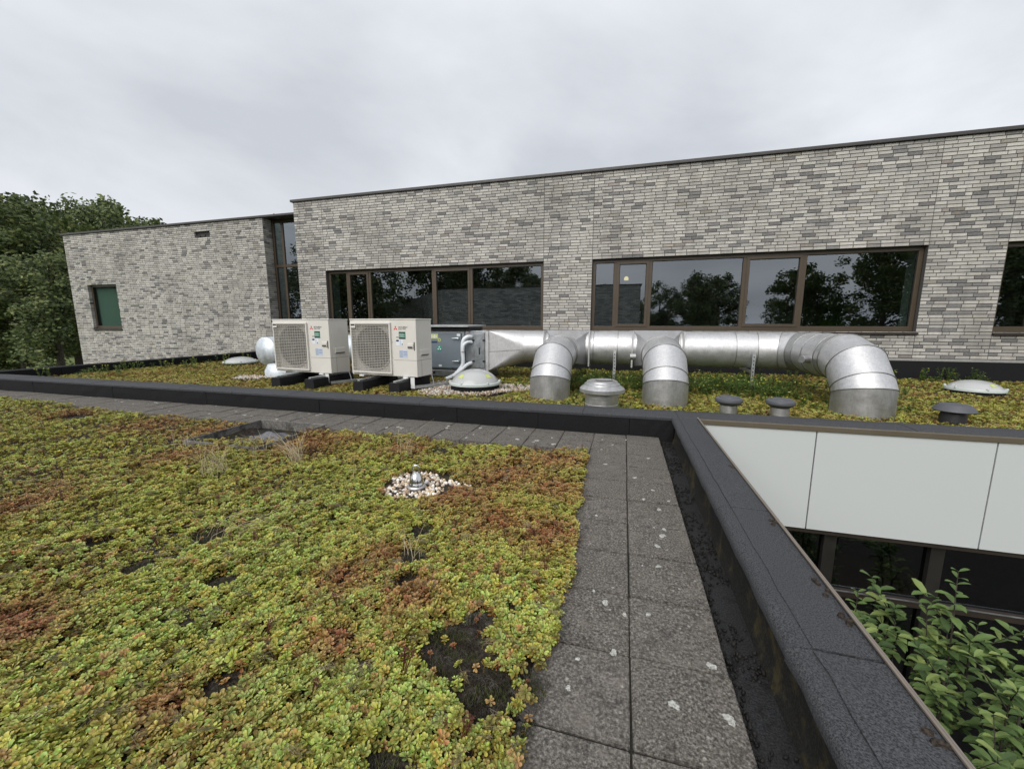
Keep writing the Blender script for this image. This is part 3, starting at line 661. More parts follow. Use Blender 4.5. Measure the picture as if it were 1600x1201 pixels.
def scatter(name, pts, coll, material_owner=None):
    """pts rows: x y z  rx ry rz  scale  idx  r g b"""
    P = np.array(pts, 'f'); n = len(P); me = bpy.data.meshes.new(name); me.vertices.add(n); me.vertices.foreach_set('co', P[:, :3].ravel())
    for an, ty, cols in (('rot','FLOAT_VECTOR',P[:,3:6]), ('scl','FLOAT',P[:,6]), ('col','FLOAT_COLOR',np.c_[P[:,8:11],np.ones(n,'f')])):
        at = me.attributes.new(an, ty, 'POINT'); at.data.foreach_set('color' if ty == 'FLOAT_COLOR' else ('vector' if ty == 'FLOAT_VECTOR' else 'value'), np.ascontiguousarray(cols, 'f').ravel())
    at = me.attributes.new('idx', 'INT', 'POINT'); at.data.foreach_set('value', P[:,7].astype('i').ravel())
    o = bpy.data.objects.new(name, me); C.objects.link(o); o['kind'] = 'stuff'
    ng = bpy.data.node_groups.new(name, 'GeometryNodeTree'); ng.interface.new_socket('Geometry', in_out='INPUT', socket_type='NodeSocketGeometry'); ng.interface.new_socket('Geometry', in_out='OUTPUT', socket_type='NodeSocketGeometry')
    nn = ng.nodes.new; gi, go = nn('NodeGroupInput'), nn('NodeGroupOutput'); ci = nn('GeometryNodeCollectionInfo'); ci.inputs[0].default_value = coll; ci.inputs['Separate Children'].default_value = True; ci.inputs['Reset Children'].default_value = True
    ip = nn('GeometryNodeInstanceOnPoints'); ip.inputs['Pick Instance'].default_value = True
    def attr(nm, ty):
        x = nn('GeometryNodeInputNamedAttribute'); x.data_type = ty; x.inputs[0].default_value = nm; return x.outputs[0]
    k = ng.links.new; k(gi.outputs[0], ip.inputs['Points']); k(ci.outputs[0], ip.inputs['Instance']); k(attr('idx','INT'), ip.inputs['Instance Index'])
    e2r = nn('FunctionNodeEulerToRotation'); k(attr('rot','FLOAT_VECTOR'), e2r.inputs[0]); k(e2r.outputs[0], ip.inputs['Rotation']); k(attr('scl','FLOAT'), ip.inputs['Scale']); k(ip.outputs[0], go.inputs[0])
    md = o.modifiers.new('scatter', 'NODES'); md.node_group = ng; return o

def fbm(x, y, s, o=0.0): return mnoise.noise(Vector((x*s, y*s, o))) + .5*mnoise.noise(Vector((x*s*2.1, y*s*2.1, o+7)))
BARE = [(-.50,1.07,.15),(-.34,.95,.12),(-.46,1.2,.08),(-.22,1.02,.07),(-.19,.9,.07),(-.97,1.72,.085),(-.90,1.5,.09),(-.82,1.34,.06),(-2.02,1.10,.08),(-2.4,1.17,.06),(-1.98,1.39,.085),(-1.47,.93,.05),(-1.45,2.95,.08),(-1.57,1.13,.07),(-5.98,2.92,.15),(-5.3,2.8,.1),(-.52,.70,.06),(-1.10,.76,.06),(-.73,2.75,.07),(-4.2,2.2,.07),(-3.2,1.75,.06)]
RED = [(-.517,2.96,.32),(-.717,2.56,.36),(-.40,2.42,.26),(-.9,2.2,.28),(-2.09,.757,.18),(-1.94,.72,.15),(-1.03,1.48,.14),(-.76,1.24,.15),(-6.2,3.03,.3),(-2.68,2.8,.45),(-3.95,2.9,.4),(-1.2,.67,.10),(-1.08,1.27,.13),(-.32,1.86,.22),(-.89,.97,.1),(-3.4,1.29,.3),(-1.75,2.9,.25),(-3.4,2.2,.3),(-4.8,2.9,.4),(-.6,1.9,.22),(-3,3.1,.3)]
GRN = [(-1.65,1.36,.35),(-1.58,.90,.3),(-1.8,1.74,.4),(-.44,.9,.2),(-.36,1.12,.15),(-.3,1.26,.15),(-3.2,2.46,.25),(-6.1,3.2,.4),(-.83,.84,.25)]
EDGE = [(.7,-.215),(.838,-.21),(.969,-.205),(1.164,-.195),(1.36,-.178),(1.613,-.178),(1.891,-.192),(2.269,-.215),(2.691,-.23),(3.284,-.262),(4,-.27)]
EY, EX = zip(*EDGE)
def blob(L_, x, y): return max((math.exp(-((x-a)**2+(y-b)**2)/(r*r)*1.1) for a, b, r in L_), default=0)
def yedge(x): return float(np.interp(x, [-9,-7.4,-5.4,-4.2,-2.4,-1.9,-1.4,-1.0,-.3], [3.45,3.42,3.22,3.22,3.2,3.24,3.14,3.16,3.26]))
PAL = [np.array(c) for c in ((.300,.335,.062), (.385,.385,.080), (.330,.400,.105), (.265,.120,.052), (.370,.230,.088), (.205,.198,.052))]
def sed_colour(x, y, redness, green, rr):
    t = min(.999, max(0, .5 + .55*fbm(x, y, 1.6, 15) + rr.gauss(0, .24)))
    if rr.random() < green: c = PAL[2] if t < .7 else PAL[0]
    elif t < .36: c = PAL[0]
    elif t < .66: c = PAL[1]
    elif t < .80: c = PAL[2]
    elif t < .90: c = PAL[4]
    else: c = PAL[5]
    w = min(1, max(0, redness*1.30 - .08 + rr.gauss(0, .17)))
    c = c*(1-w) + (PAL[3] if rr.random() < .6 else PAL[4]*.85)*w
    return c*rr.uniform(.8, 1.2)
BOX = (-3.75, -2.92, 2.50, 3.30)
def inbox_front(x, y): return (y-BOX[2])/(BOX[3]-BOX[2]) < .10 + .42*(x-BOX[0])/(BOX[1]-BOX[0]) + .10*mnoise.noise(Vector((x*7, y*7, 1))) or x > BOX[1] - .04
GRV = (-1.27, 2.26, .27, .23)
def height(x, y): return .020 + .030*max(0, .5+fbm(x, y, 2.6, 3)) + .020*fbm(x, y, 8, 1) + .010*mnoise.noise(Vector((x*22, y*22, 6)))
pts = []; rr = random.Random(11)
y = -1.0
while y < 3.5:
    x = -12.0
    while x < -.12:
        d = math.hypot(x, y); st = .0168 if d < 2.4 else (.0215 if d < 4.2 else .030)
        px_, py_ = x + rr.uniform(-.5,.5)*st, y + rr.uniform(-.5,.5)*st; x += st
        if d > 2.4 and rr.random() > (.0168/st)*1.1: continue
        if mnoise.noise(Vector((px_*15, py_*15, 3))) < -.60: continue
        if abs(math.degrees(math.atan2(-px_, py_ + 1e-6))) > 88 and d > 1.8: continue
        if py_ < .25 and px_ > -.9 and d < .6 and False: continue
        ex = float(np.interp(py_, EY, EX)) + .035*fbm(px_, py_, 6, 20)
        if px_ > ex or py_ > yedge(px_) + .05*fbm(px_, py_, 5, 30): continue
        if BOX[0]-.02 < px_ < BOX[1]+.02 and BOX[2]-.02 < py_ < BOX[3]+.02 and not inbox_front(px_, py_): continue
        if ((px_-GRV[0])/GRV[2])**2 + ((py_-GRV[1])/GRV[3])**2 < 1 + .5*fbm(px_, py_, 7, 4): continue
        br = blob(BARE, px_, py_) + .20*fbm(px_, py_, 4.2, 50)
        if br > .55:
            q = rr.random()
            if rr.random() < .045: pts.append((px_,py_,.022,rr.gauss(0,.3),rr.gauss(0,.3),rr.random()*6.28,rr.uniform(.3,.7),rr.randrange(6),*(PAL[rr.choice((0,1,2,3,4))]*rr.uniform(.6,1))))
            if q < .34: c = rr.choice((np.array((.06,.045,.034)), np.array((.035,.027,.02)), np.array((.13,.12,.105))))*rr.uniform(.5,1.5); pts.append((px_,py_,.008,0,0,rr.random()*6.28,rr.uniform(.25,.6),7,*c))
            elif q < .74: c = rr.choice((np.array((.07,.080,.022)), np.array((.045,.050,.018)), np.array((.05,.04,.03)), np.array((.10,.095,.08))))*rr.uniform(.6,1.4); pts.append((px_,py_,.006,0,0,rr.random()*6.28,rr.uniform(.6,1.5),6,*c))
            continue
        if py_ > 3.36 or px_ > -.235: pass
        if br > .30 and rr.random() < (br-.30)*1.6: continue
        edgef = min(1, max(0, (.55-br)/.25))
        h = height(px_, py_)*(.45+.55*edgef) + rr.uniform(-.012,.010)
        red = .80*blob(RED, px_, py_) + .04 + .45*max(0, fbm(px_, py_, 2.3, 70)-.18); grn = .8*blob(GRN, px_, py_)
        c = sed_colour(px_, py_, red, grn, rr); sc_ = rr.uniform(.46, .82)*(.88+.25*fbm(px_,py_,1.7,90)) * (1.12 if d < 1.5 else 1.0)
        if rr.random() < .02: cc = np.array((.30,.24,.15))*rr.uniform(.4,1.1); pts.append((px_,py_,h+.004,rr.gauss(0,.2),rr.gauss(0,.2),rr.random()*6.28,rr.uniform(.3,.8),7,*cc))
        if rr.random() < .0025: pts.append((px_,py_,h,rr.uniform(-.3,.3),rr.uniform(-.3,.3),rr.random()*6.28,rr.uniform(.7,1.1),8,.11,.038,.022)); continue
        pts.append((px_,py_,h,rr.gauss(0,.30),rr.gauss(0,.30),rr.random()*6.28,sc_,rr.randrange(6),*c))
    y += .0168
sed1 = scatter('sedum_planting', pts, protos_c); sed1['label'] = 'green and rusty sedum carpet covering the near roof'
# substrate under the near carpet
def sheet_mesh(x0, x1, y0, y1, st, hf, name, m):
    nx, ny = int((x1-x0)/st)+1, int((y1-y0)/st)+1; vs = [(x0+i*st, y0+j*st, hf(x0+i*st, y0+j*st)) for j in range(ny) for i in range(nx)]
    fs = [(j*nx+i, j*nx+i+1, (j+1)*nx+i+1, (j+1)*nx+i) for j in range(ny-1) for i in range(nx-1)]; mb = MB(); mb.v = vs; mb.f = fs; return mb.build(name, m, smooth=True)
def soil1(x, y):
    e = min(1, max(0, (float(np.interp(y, EY, EX)) - .015 - x)/.05)); inb = BOX[0] < x < BOX[1] and BOX[2] < y < BOX[3] and not inbox_front(x, y)
    ey = min(1, max(0, (yedge(x) + .02 - y)/.05)); return -.044 if inb else -.045 + (.052 + .012*fbm(x, y, 4, 5))*min(e, ey)
struct(sheet_mesh(-11.15, -.15, -3.0, 3.5, .05, soil1, 'planting_substrate', M['soil']))

# back roof carpet: lower, browner
pts = []; GR2 = [(-2.38,6.1,.85,.75), (-7.0,6.05,.40,.22)]
LEGS = [(-1.0,5.70), (.56,5.66), (2.65,5.64)]
def back_zone(x, y): return fbm(x, y, .9, 33)
y = 4.36; rr = random.Random(12)
while y < 9.36:
    x = -11.1
    while x < 8.0:
        st = .036 if y < 7 else .05; px_, py_ = x + rr.uniform(-.5,.5)*st, y + rr.uniform(-.5,.5)*st; x += st
        if any(((px_-a)/r1)**2 + ((py_-b)/r2)**2 < 1 + .5*fbm(px_,py_,3,4) for a, b, r1, r2 in GR2): continue
        if fbm(px_, py_, 2, 41) < -.75: continue
        h = .03 + .02*fbm(px_, py_, 2, 8) + rr.uniform(-.01,.015); red = .14 + .5*max(0, fbm(px_, py_, 1.3, 77)) + (.12 if px_ < -3 else 0)
        c = sed_colour(px_, py_, min(.6, red), 0, rr)*.92
        pts.append((px_,py_,h,rr.gauss(0,.35),rr.gauss(0,.35),rr.random()*6.28,rr.uniform(.55,.95),rr.randrange(6),*c))
    y += .036 if y < 7 else .05
sed2 = scatter('sedum_planting', pts, protos_c); sed2['label'] = 'yellowish sedum carpet around the ducts and vents on the back roof'
struct(sheet_mesh(-11.15, 9.0, 4.31, 9.39, .15, lambda x, y: .008*fbm(x, y, 2, 5), 'planting_substrate', M['soil']))

# gravel
protos_p = bpy.data.collections.new('pebble_prototypes'); protos_c = protos_p
for i in range(5):
    bm = bmesh.new(); bmesh.ops.create_icosphere(bm, subdivisions=2, radius=1); rr2 = random.Random(i); ph = Vector((rr2.random()*9, 0, 0))
    for v in bm.verts: v.co *= 1 + .28*mnoise.noise(v.co*1.1 + ph); v.co = Vector((v.co.x*1.2, v.co.y*.9, v.co.z*.7))
    me = bpy.data.meshes.new(f'p{i}'); bm.to_mesh(me); bm.free(); me.shade_smooth()
    at = me.color_attributes.new('tint', 'FLOAT_COLOR', 'POINT'); at.data.foreach_set('color', np.ones(len(me.vertices)*4, 'f')); me.materials.append(M['pebble']); protos_p.objects.link(bpy.data.objects.new(f'p{i}', me))
PC = [(.62,.58,.52),(.50,.44,.36),(.40,.30,.20),(.68,.66,.63),(.34,.28,.23),(.55,.44,.30),(.26,.18,.12)]
def gravel(name, cx, cy, rx, ry, n, r0, r1, label, layers=2, mul=1.0, z0=.0):  # loose pebbles
    p = []; rr = random.Random(n)
    for i in range(n):
        a = rr.random()*6.28; q = math.sqrt(rr.random())*(1+.22*math.sin(3*a+1)+.12*math.sin(5*a)); x, y = cx + rx*q*math.cos(a), cy + ry*q*math.sin(a)
        c = np.array(rr.choice(PC))*rr.uniform(.8,1.1)*mul; p.append((x, y, z0+.008+rr.random()*.022*layers/2, rr.random()*6, rr.random()*6, rr.random()*6, rr.uniform(r0, r1), rr.randrange(5), *c))
    o = scatter(name, p, protos_p); o['label'] = label
gravel('gravel_patch', 4.35, 5.25, .28, .10, 90, .012, .02, 'few pale pebbles right of the low black vent', 2, 1.0, .05)
gravel('gravel_patch', GRV[0], GRV[1], .26, .21, 400, .006, .015, 'pale pebbles round the steel roof anchor', 1, 1.25)
gravel('gravel_patch', -2.38, 6.1, .85, .72, 3600, .012, .022, 'buff pebbles under the round skylight beside the heat pumps', 2, .8, .015)
gravel('gravel_patch', -7.0, 6.05, .38, .2, 260, .015, .026, 'pebbles left of the heat pumps on the back roof', 2, .85, .02)

# gutter debris: dark clumps and leaf scraps between slabs and right parapet
p = []; rr = random.Random(21)
for i in range(1500):
    y = rr.uniform(-.5, 3.95); w = fbm(0, y, 2.2, 9)
    x = .375 + rr.random()**1.6*.11; 
    if w < -.1 and x > .40: continue
    v = rr.choice((.35,.5,.7,1.1)); p.append((x, y, -.047+rr.random()*.006, rr.random()*6, rr.random()*6, rr.random()*6, rr.uniform(.003,.008), rr.randrange(5), .016*v, .015*v, .013*v))
o = scatter('gutter_silt', p, protos_p); o['label'] = 'dark silt and debris in the gutter beside the slabs'

# ------------------------------------------------------------------ roof anchor
an = thing('roof_anchor', (-1.275, 2.22, 0), 'small polished steel fall-arrest anchor with a ring, standing in pebbles', 'roof anchor')
MB().lathe([(.052,.02),(.052,.045),(.047,.052),(.046,.060),(.040,.085),(.028,.108),(.016,.118),(.012,.120)], (-1.275,2.22,0), 40).build('dome', M['steel'], an, ang=40)
MB().lathe([(.062,.012),(.062,.026),(.055,.034)], (-1.275,2.22,0), 40).build('base_plate', M['alu'], an, ang=40)
rg = [( -1.275 + .022*math.cos(a), 2.22 + .006*math.cos(a), .140 + .026*math.sin(a)) for a in [i*2*math.pi/24 for i in range(25)]]
MB().tube(rg, .0055, 10, False).build('ring', M['steel'], an, smooth=True)
# ------------------------------------------------------------------ sunken drain frame
bx = thing('drain_frame', (-3.33, 2.9, 0), 'weathered metal edging frame round a sunken dark roof drain', 'drain frame')
x0, x1, y0, y1 = BOX
for (a, b, c, d) in ((x0,x1,y1-.012,y1), (x0,x1,y0,y0+.012), (x0,x0+.012,y0+.012,y1-.012), (x1-.012,x1,y0+.012,y1-.012)):
    bev(MB().box(a, b, c, d, -.05, .056).build('edging', M['boxmetal'], bx), .003)
for (a, b, c, d) in ((x0,x1,y1,y1+.03),): MB().box(a, b, c, d, .046, .054).build('flange', M['boxmetal'], bx)
MB().box(x0+.012, x1-.012, y0+.012, y1-.012, -.06, -.036).build('floor', M['feltmoss'], bx)
sh = MB(); n = 26; vs = []; 
for j in range(n):
    for i in range(n):
        u, v = i/(n-1), j/(n-1); x, y = -3.46 + .48*u, 2.68 + .42*v; rr_ = math.hypot(u-.5, v-.5)*2
        vs.append((x, y, .0 + .055*max(0, 1-rr_**1.5) + .022*mnoise.noise(Vector((u*5, v*6, 2))) + .012*abs(mnoise.noise(Vector((u*11, v*9, 5)))) - .02*rr_))
sh.v = vs; sh.f = [(j*n+i, j*n+i+1, (j+1)*n+i+1, (j+1)*n+i) for j in range(n-1) for i in range(n-1)]
tag(sh.build('plastic_sheet', M['sheet'], smooth=True), 'crumpled dark grey plastic sheet lying in the sunken drain', 'plastic sheet')
# ------------------------------------------------------------------ dry grass tufts
def tuft(x, y, n, h, lean, label, spread=.05, m='straw'):
    mb = MB(); rr = random.Random(int(x*977 + y*31))
    for i in range(n):
        a = rr.random()*6.28; bx_, by_ = x + spread*rr.uniform(-1,1), y + spread*rr.uniform(-1,1); hh = h*rr.uniform(.45,1.15); l_ = rr.uniform(.1,.75)
        dx_, dy_ = lean[0] + l_*math.cos(a), lean[1] + l_*math.sin(a)
        pt = [(bx_ + dx_*hh*t_**1.7, by_ + dy_*hh*t_**1.7, .01 + hh*(t_ - .28*t_*t_)) for t_ in (0, .25, .5, .75, 1)]
        mb.tube(pt, [.0012,.0011,.001,.0008,.0004], 3, False)
    return tag(mb.build('dry_grass_tuft', M[m]), label, 'dry grass', 'dry grass tufts on the near roof')
tuft(-2.75, 2.02, 46, .30, (-.25,.1), 'tall pale dry grass tuft in front of the sunken drain frame', .07)
tuft(-2.42, 2.42, 44, .27, (-.6,.1), 'dry grass tuft leaning left at the right corner of the drain frame', .05)
tuft(-2.86, 2.42, 16, .26, (.0,.0), 'few upright dry stalks right in front of the crumpled plastic sheet', .07)
tuft(-1.66, 2.72, 18, .34, (.1,.0), 'thin dry stalks behind the pebbles of the roof anchor', .06)
tuft(-.90, 1.50, 9, .14, (-.25,.35), 'short dry stalks in the bare hollow below the roof anchor', .04)
tuft(-1.9, 1.40, 16, .30, (1.1,.1), 'flattened dry stalks lying over the sedum at centre left', .10)
tuft(-3.65, 2.45, 12, .17, (-.2,.0), 'dry grass at the left end of the drain frame', .08)
tuft(-.75, .86, 6, .10, (.6,-.1), 'short dead stems by the bare soil in the foreground', .08)
tuft(-1.75, 2.2, 3, .28, (.1,.3), 'two or three thin brown stems left of the roof anchor', .05)

# ------------------------------------------------------------------ ductwork
def miter_rings(pts, r, n=48, ref=Vector((0,0,1))):
    pts = [Vector(p) for p in pts]; out = []
    for i, p in enumerate(pts):
        tin = (p - pts[i-1]).normalized() if i else (pts[1]-p).normalized(); tout = (pts[i+1]-p).normalized() if i < len(pts)-1 else tin
        b = (tin + tout).normalized(); t = tin
        u = (ref - t*ref.dot(t)); u = u.normalized() if u.length > 1e-3 else Vector((0,1,0)) - t*t.y; u.normalize()
        w = t.cross(u).normalized(); ring = []
        for k in range(n):
            a = 2*math.pi*k/n; q = p + (u*math.cos(a) + w*math.sin(a))*r; s = (p - q).dot(b)/t.dot(b); ring.append(q + t*s)
        out.append(ring); 
    return out
def gored_duct(parent, pts, r, m, mats=None, seam=True, pre='duct_section'):
    """each straight piece between two points is a section of its own; a raised bead marks each seam"""
    pts = [Vector(p) for p in pts]
    for i in range(len(pts)-1):
        # ring frames are made per section, so mitre both ends with the neighbours' directions
        t = (pts[i+1]-pts[i]).normalized(); ref = Vector((0,0,1)) if abs(t.z) < .8 else Vector((0,1,0))
        u = (ref - t*ref.dot(t)).normalized(); w = t.cross(u)
        def ring(p, other, rr_):
            b = (t + other).normalized(); return [(lambda q: q + t*((p-q).dot(b)/t.dot(b)))(p + (u*math.cos(a) + w*math.sin(a))*rr_) for a in [2*math.pi*k/56 for k in range(56)]]
        t0 = (pts[i]-pts[i-1]).normalized() if i else t; t1 = (pts[i+2]-pts[i+1]).normalized() if i+2 < len(pts) else t
        MB().rings([ring(pts[i], t0, r), ring(pts[i+1], t1, r)], True, False).build(pre, (mats or {}).get(i, m), parent, ang=30)
        if seam:
            rb = MB(); L_ = (pts[i+1]-pts[i]).length
            ra = ring(pts[i+1], t1, r+.0045); rb.tube(ra + [ra[0]], .0045, 6, False); rb.build('seam_bead', M['seam'], parent, smooth=True)
def arc(c, a0, a1, Rr, u, w, n): return [Vector(c) + Vector(u)*Rr*math.cos(a0+(a1-a0)*k/n) + Vector(w)*Rr*math.sin(a0+(a1-a0)*k/n) for k in range(n+1)]
DZ, DYY, DR = .645, 7.50, .300
du = thing('ventilation_duct', (.2, 7.5, 0), 'long aluminium-clad ventilation duct with three downturned branches under the windows', 'duct')
X_, Y_, Z_ = (1,0,0), (0,1,0), (0,0,1)
# main run: from the transition at the air handler to the bend at right
RB = .52
main = [(-1.80,DYY,DZ), (-1.42,DYY,DZ), (-.52,DYY,DZ), (-.10,DYY,DZ), (.28,DYY,DZ), (.92,DYY,DZ), (1.78,DYY,DZ), (2.12,DYY,DZ)]
bend = arc((2.75-RB, DYY-RB, DZ), math.pi/2, 0, RB, X_, Y_, 3)
r2_ = [(2.75, 6.60, DZ), (2.75, 6.20, DZ)]
down = arc((2.75, 5.56+.50, DZ-.50), math.pi/2, math.pi, .50, Y_, Z_, 3)
down = [Vector((2.75, 5.56+.50 + .50*math.cos(a), DZ-.50 + .50*math.sin(a))) for a in (math.pi/2, math.pi*.68, math.pi*.86)]
run = main + [tuple(p) for p in bend[1:]] + r2_ + [tuple(p) for p in down[0:]] + [(2.75, 5.56, .285), (2.75, 5.56, .02)]
gored_duct(du, run, DR, M['duct'], {len(run)-2: M['ductdark'], 9: M['ductdark'], 12: M['ductdark']})
def branch(X, r=.287):
    pp = [Vector((X, 6.93, .60)), Vector((X, 6.48, .60)), Vector((X, 6.30, .60))] + [Vector((X, 5.60+.50 + .50*math.cos(a), .10 + .50*math.sin(a))) for a in (math.pi*.66, math.pi*.84)] + [Vector((X, 5.60, .27)), Vector((X, 5.60, .02))]
    gored_duct(du, pp, r, M['duct'], {len(pp)-2: M['ductdark'], 1: M['ductdark']})
    # square saddle that flares from the branch to the main duct
    sq = .40; n = 40; rings = []
    for t_ in (0, 1):
        ring = []
        for k in range(n):
            a = 2*math.pi*k/n; cx, cz = math.cos(a), math.sin(a); m_ = max(abs(cx), abs(cz))
            if t_ == 0: ring.append((X + r*cx, 6.93, .60 + r*cz))
            else:
                xx, zz = sq*cx/m_*1.02, .33*cz/m_; ring.append((X + xx, DYY-.04, DZ + zz*.96))
        rings.append(ring)
    MB().rings(rings, True, False).build('saddle', M['duct'], du, ang=25)
    for sx in (-1, 1): MB().box(X+sx*.41-.012, X+sx*.41+.012, DYY-.33, DYY+.2, DZ-.32, DZ+.308).build('flange', M['duct'], du)
branch(-1.0); branch(.56)
for (x, y, z, dx_, dy_) in ((2.46,6.33,.60,-.11,-.06), (.19,6.62,.56,-.09,-.02)):
    bev(MB().cyl((x, y, z), (x+dx_, y+dy_, z), .052, 24).build('test_spigot', M['alu'], du), .004)
for x in (-.14, 2.02):
    st_ = MB(); yy = DYY-.36; st_.box(x-.022, x+.022, yy, yy+.004, .0, .62 if x < 1 else .60); st_.box(x-.022, x-.018, yy+.004, yy+.04, .0, .6); st_.box(x+.018, x+.022, yy+.004, yy+.04, .0, .6)
    s = st_.build('support_channel', M['galv'], du)
    for k in range(9): MB().box(x-.007, x+.007, yy-.0025, yy-.0005, .06+k*.06, .085+k*.06).build('slot', M['black'], s)
    MB().box(x-.02, x+.02, yy+.04, yy+.7, .29, .33).build('support_arm', M['galv'], du)
# square-to-round transition
n = 48; q = []; xL, xR = -2.46, -1.80; yb, yt_, zb, zt_ = DYY-.36, DYY+.36, .20, .945
ring0 = []; ring1 = []
for k in range(n):
    a = 2*math.pi*k/n + math.pi/4; cy, cz = math.cos(a), math.sin(a); m_ = max(abs(cy), abs(cz)); ring0.append((xL, DYY + .36*cy/m_, (zb+zt_)/2 + (zt_-zb)/2*cz/m_)); ring1.append((xR, DYY + DR*cy, DZ + DR*cz))
tm = MB(); vs = ring0 + ring1; corners = [k for k in range(n) if k % 12 == 0]; fs = []
for qd in range(4):                                             # flat triangle on each side, fan at each corner
    c0, c1 = (qd*12) % n, ((qd+1)*12) % n; mid = (qd*12+6) % n
    fs.append((c0, c1, n+mid)) 
    for k in range(6):
        fs.append((c0, n+(qd*12+k+1) % n, n+(qd*12+k) % n)); fs.append((c1, n+(qd*12+6+k+1) % n, n+(qd*12+6+k) % n))
tm.v = vs; tm.f = fs; tm.build('transition', M['duct'], du, ang=3)
fl = MB(); fl.box(xL-.05, xL, yb-.03, yt_+.03, zb-.03, zb); fl.box(xL-.05, xL, yb-.03, yt_+.03, zt_, zt_+.0); fl.box(xL-.05, xL+.004, yb-.03, yb, zb, zt_); fl.build('flange', M['duct'], du)
MB().cyl((-2.44, DYY-.365, .56), (-1.85, DYY-.31, .60), .004, 6).build('rivet_seam', M['seam'], du)

dl = thing('ventilation_duct', (-7, 7, 0), 'pale duct elbow showing left of and beneath the left heat pump', 'duct')
pl = [(-4.9,7.4,.55), (-6.6,7.4,.52)] + [tuple(p) for p in arc((-6.75, 6.75, .50), math.pi/2, math.pi, .62, X_, Y_, 5)] 
pl += [(-7.30, 6.60, .44), (-7.0, 6.55, .30)]
def smooth_path(p, n=8):
    p = [Vector(a) for a in p]; out = []
    for i in range(len(p)-1):
        a, b, c, d = p[max(i-1,0)], p[i], p[i+1], p[min(i+2,len(p)-1)]
        for k in range(n):
            t = k/n; out.append(.5*((2*b) + (c-a)*t + (2*a-5*b+4*c-d)*t*t + (3*b-a-3*c+d)*t**3))
    return out + [p[-1]]
MB().tube(smooth_path(pl[:-2], 4), .30, 48).build('elbow', M['ductpale'], dl, smooth=True)
MB().lathe([(.33,.05),(.33,.16),(.27,.28)], (-6.62,6.45,0), 48).build('base_collar', M['ductpale'], dl, ang=40)

# ------------------------------------------------------------------ air handling unit
ah = thing('air_handling_unit', (-4, 7.5, 0), 'blue-grey air handling cabinet with a rain roof over a black shadow band beside the right heat pump', 'air handler')
AX0, AX1, AX2, AYF, AYB = -5.0, -2.955, -2.51, 7.15, 7.9
bev(MB().box(AX0, AX1, AYF+.012, AYB, .19, .945).build('cabinet', M['ahulight'], ah), .006)
dr = bev(MB().box(-3.86, -3.02, AYF-.02, AYF+.012, .225, .905).build('door', M['ahu'], ah), .006)
dr2 = bev(MB().box(AX0+.04, -3.90, AYF-.02, AYF+.012, .225, .905).build('door', M['ahu'], ah), .006)
for z in (.36, .80):
    hb = MB(); hb.box(-3.09, -3.05, AYF-.06, AYF-.018, z-.016, z+.02); hb.tube([(-3.065,AYF-.05,z+.006), (-3.13,AYF-.062,z+.004), (-3.20,AYF-.05,z)], [.012,.011,.007], 8); hb.build('handle', M['galv'], dr, ang=40)
MB().box(-3.10, -3.03, AYF-.030, AYF-.019, .845, .89).build('name_plate', M['whitelab'], dr)
lb = MB(); lb.box(-3.78, -3.50, AYF-.0235, AYF-.0205, .79, .89); bev(lb.build('lime_sticker', M['yellowlab'], dr), .001)
lt = MB(); 
for i in range(8): lt.box(-3.76+i*.030, -3.742+i*.030, AYF-.0245, AYF-.0237, .815 if i % 3 else .805, .855 if i % 2 else .872)
lt.build('lettering', M['whitelab'], dr)
MB().lathe([(.018,-.001),(.032,-.001),(.032,.001),(.018,.001),(.018,-.001)], (0,0,0), 24, False).build('ring_logo', M['yellowlab'], dr)
o_ = dr.children[-1]; o_.matrix_parent_inverse = Matrix(); o_.rotation_euler = (math.pi/2, 0, 0); o_.matrix_parent_inverse = wm(dr).inverted(); o_.location = (-3.475, AYF-.022, .77)
nl = MB(); nl.box(-3.745, -3.68, AYF-.0235, AYF-.0205, .695, .755); nl.build('navy_sticker', M['navy'], dr); nl = MB(); nl.box(-3.675, -3.52, AYF-.0235, AYF-.0205, .71, .74); nl.build('navy_lettering', M['navy'], dr)
MB().cyl((-3.715,AYF-.0237,.725), (-3.715,AYF-.0245,.725), .018, 16).build('emblem', M['bluelab'], dr)
MB().cyl((-3.48,AYF-.0205,.605), (-3.48,AYF-.024,.605), .058, 28).build('green_dot', M['tealdot'], dr)
for a in (90, 210, 330): MB().cyl((-3.48+.026*math.cos(R(a)),AYF-.0242,.605+.026*math.sin(R(a))), (-3.48+.026*math.cos(R(a)),AYF-.0250,.605+.026*math.sin(R(a))), .014, 10).build('dot_mark', M['whitelab'], dr)
MB().box(-3.50, -3.44, AYF-.024, AYF-.0205, .245, .285).build('small_sticker', M['whitelab'], dr)
bs = bev(MB().box(AX0, AX1+.42, AYF+.0, AYB, .05, .175).build('base_frame', M['ahulight'], ah), .006)
for x in (-3.62, -3.12): MB().cyl((x,AYF-.002,.12), (x,AYF+.02,.12), .03, 20).build('lifting_hole', M['black'], bs)
rf = MB(); rf.rings([[(AX0-.1,AYF-.14,1.022), (AX0-.1,AYF-.14,1.040), (AX0-.1,AYB+.14,1.058), (AX0-.1,AYB+.14,1.022)], [(AX1+.13,AYF-.14,1.022), (AX1+.13,AYF-.14,1.040), (AX1+.13,AYB+.14,1.058), (AX1+.13,AYB+.14,1.022)]])
rf.build('rain_roof', M['galv'], ah); MB().box(AX0-.06, AX1+.10, AYF-.03, AYB, .947, 1.020).build('roof_undershadow', M['black'], ah)  # black band stands in for the shadow under the roof overhang
m2 = bev(MB().box(AX1+.006, AX2, AYF+.02, AYB-.02, .19, .945).build('coil_section', M['ahulight'], ah), .006)
bev(MB().box(AX1+.19, AX1+.40, AYF+.006, AYF+.0205, .24, .90).build('access_panel', M['ahulight'], m2), .004)
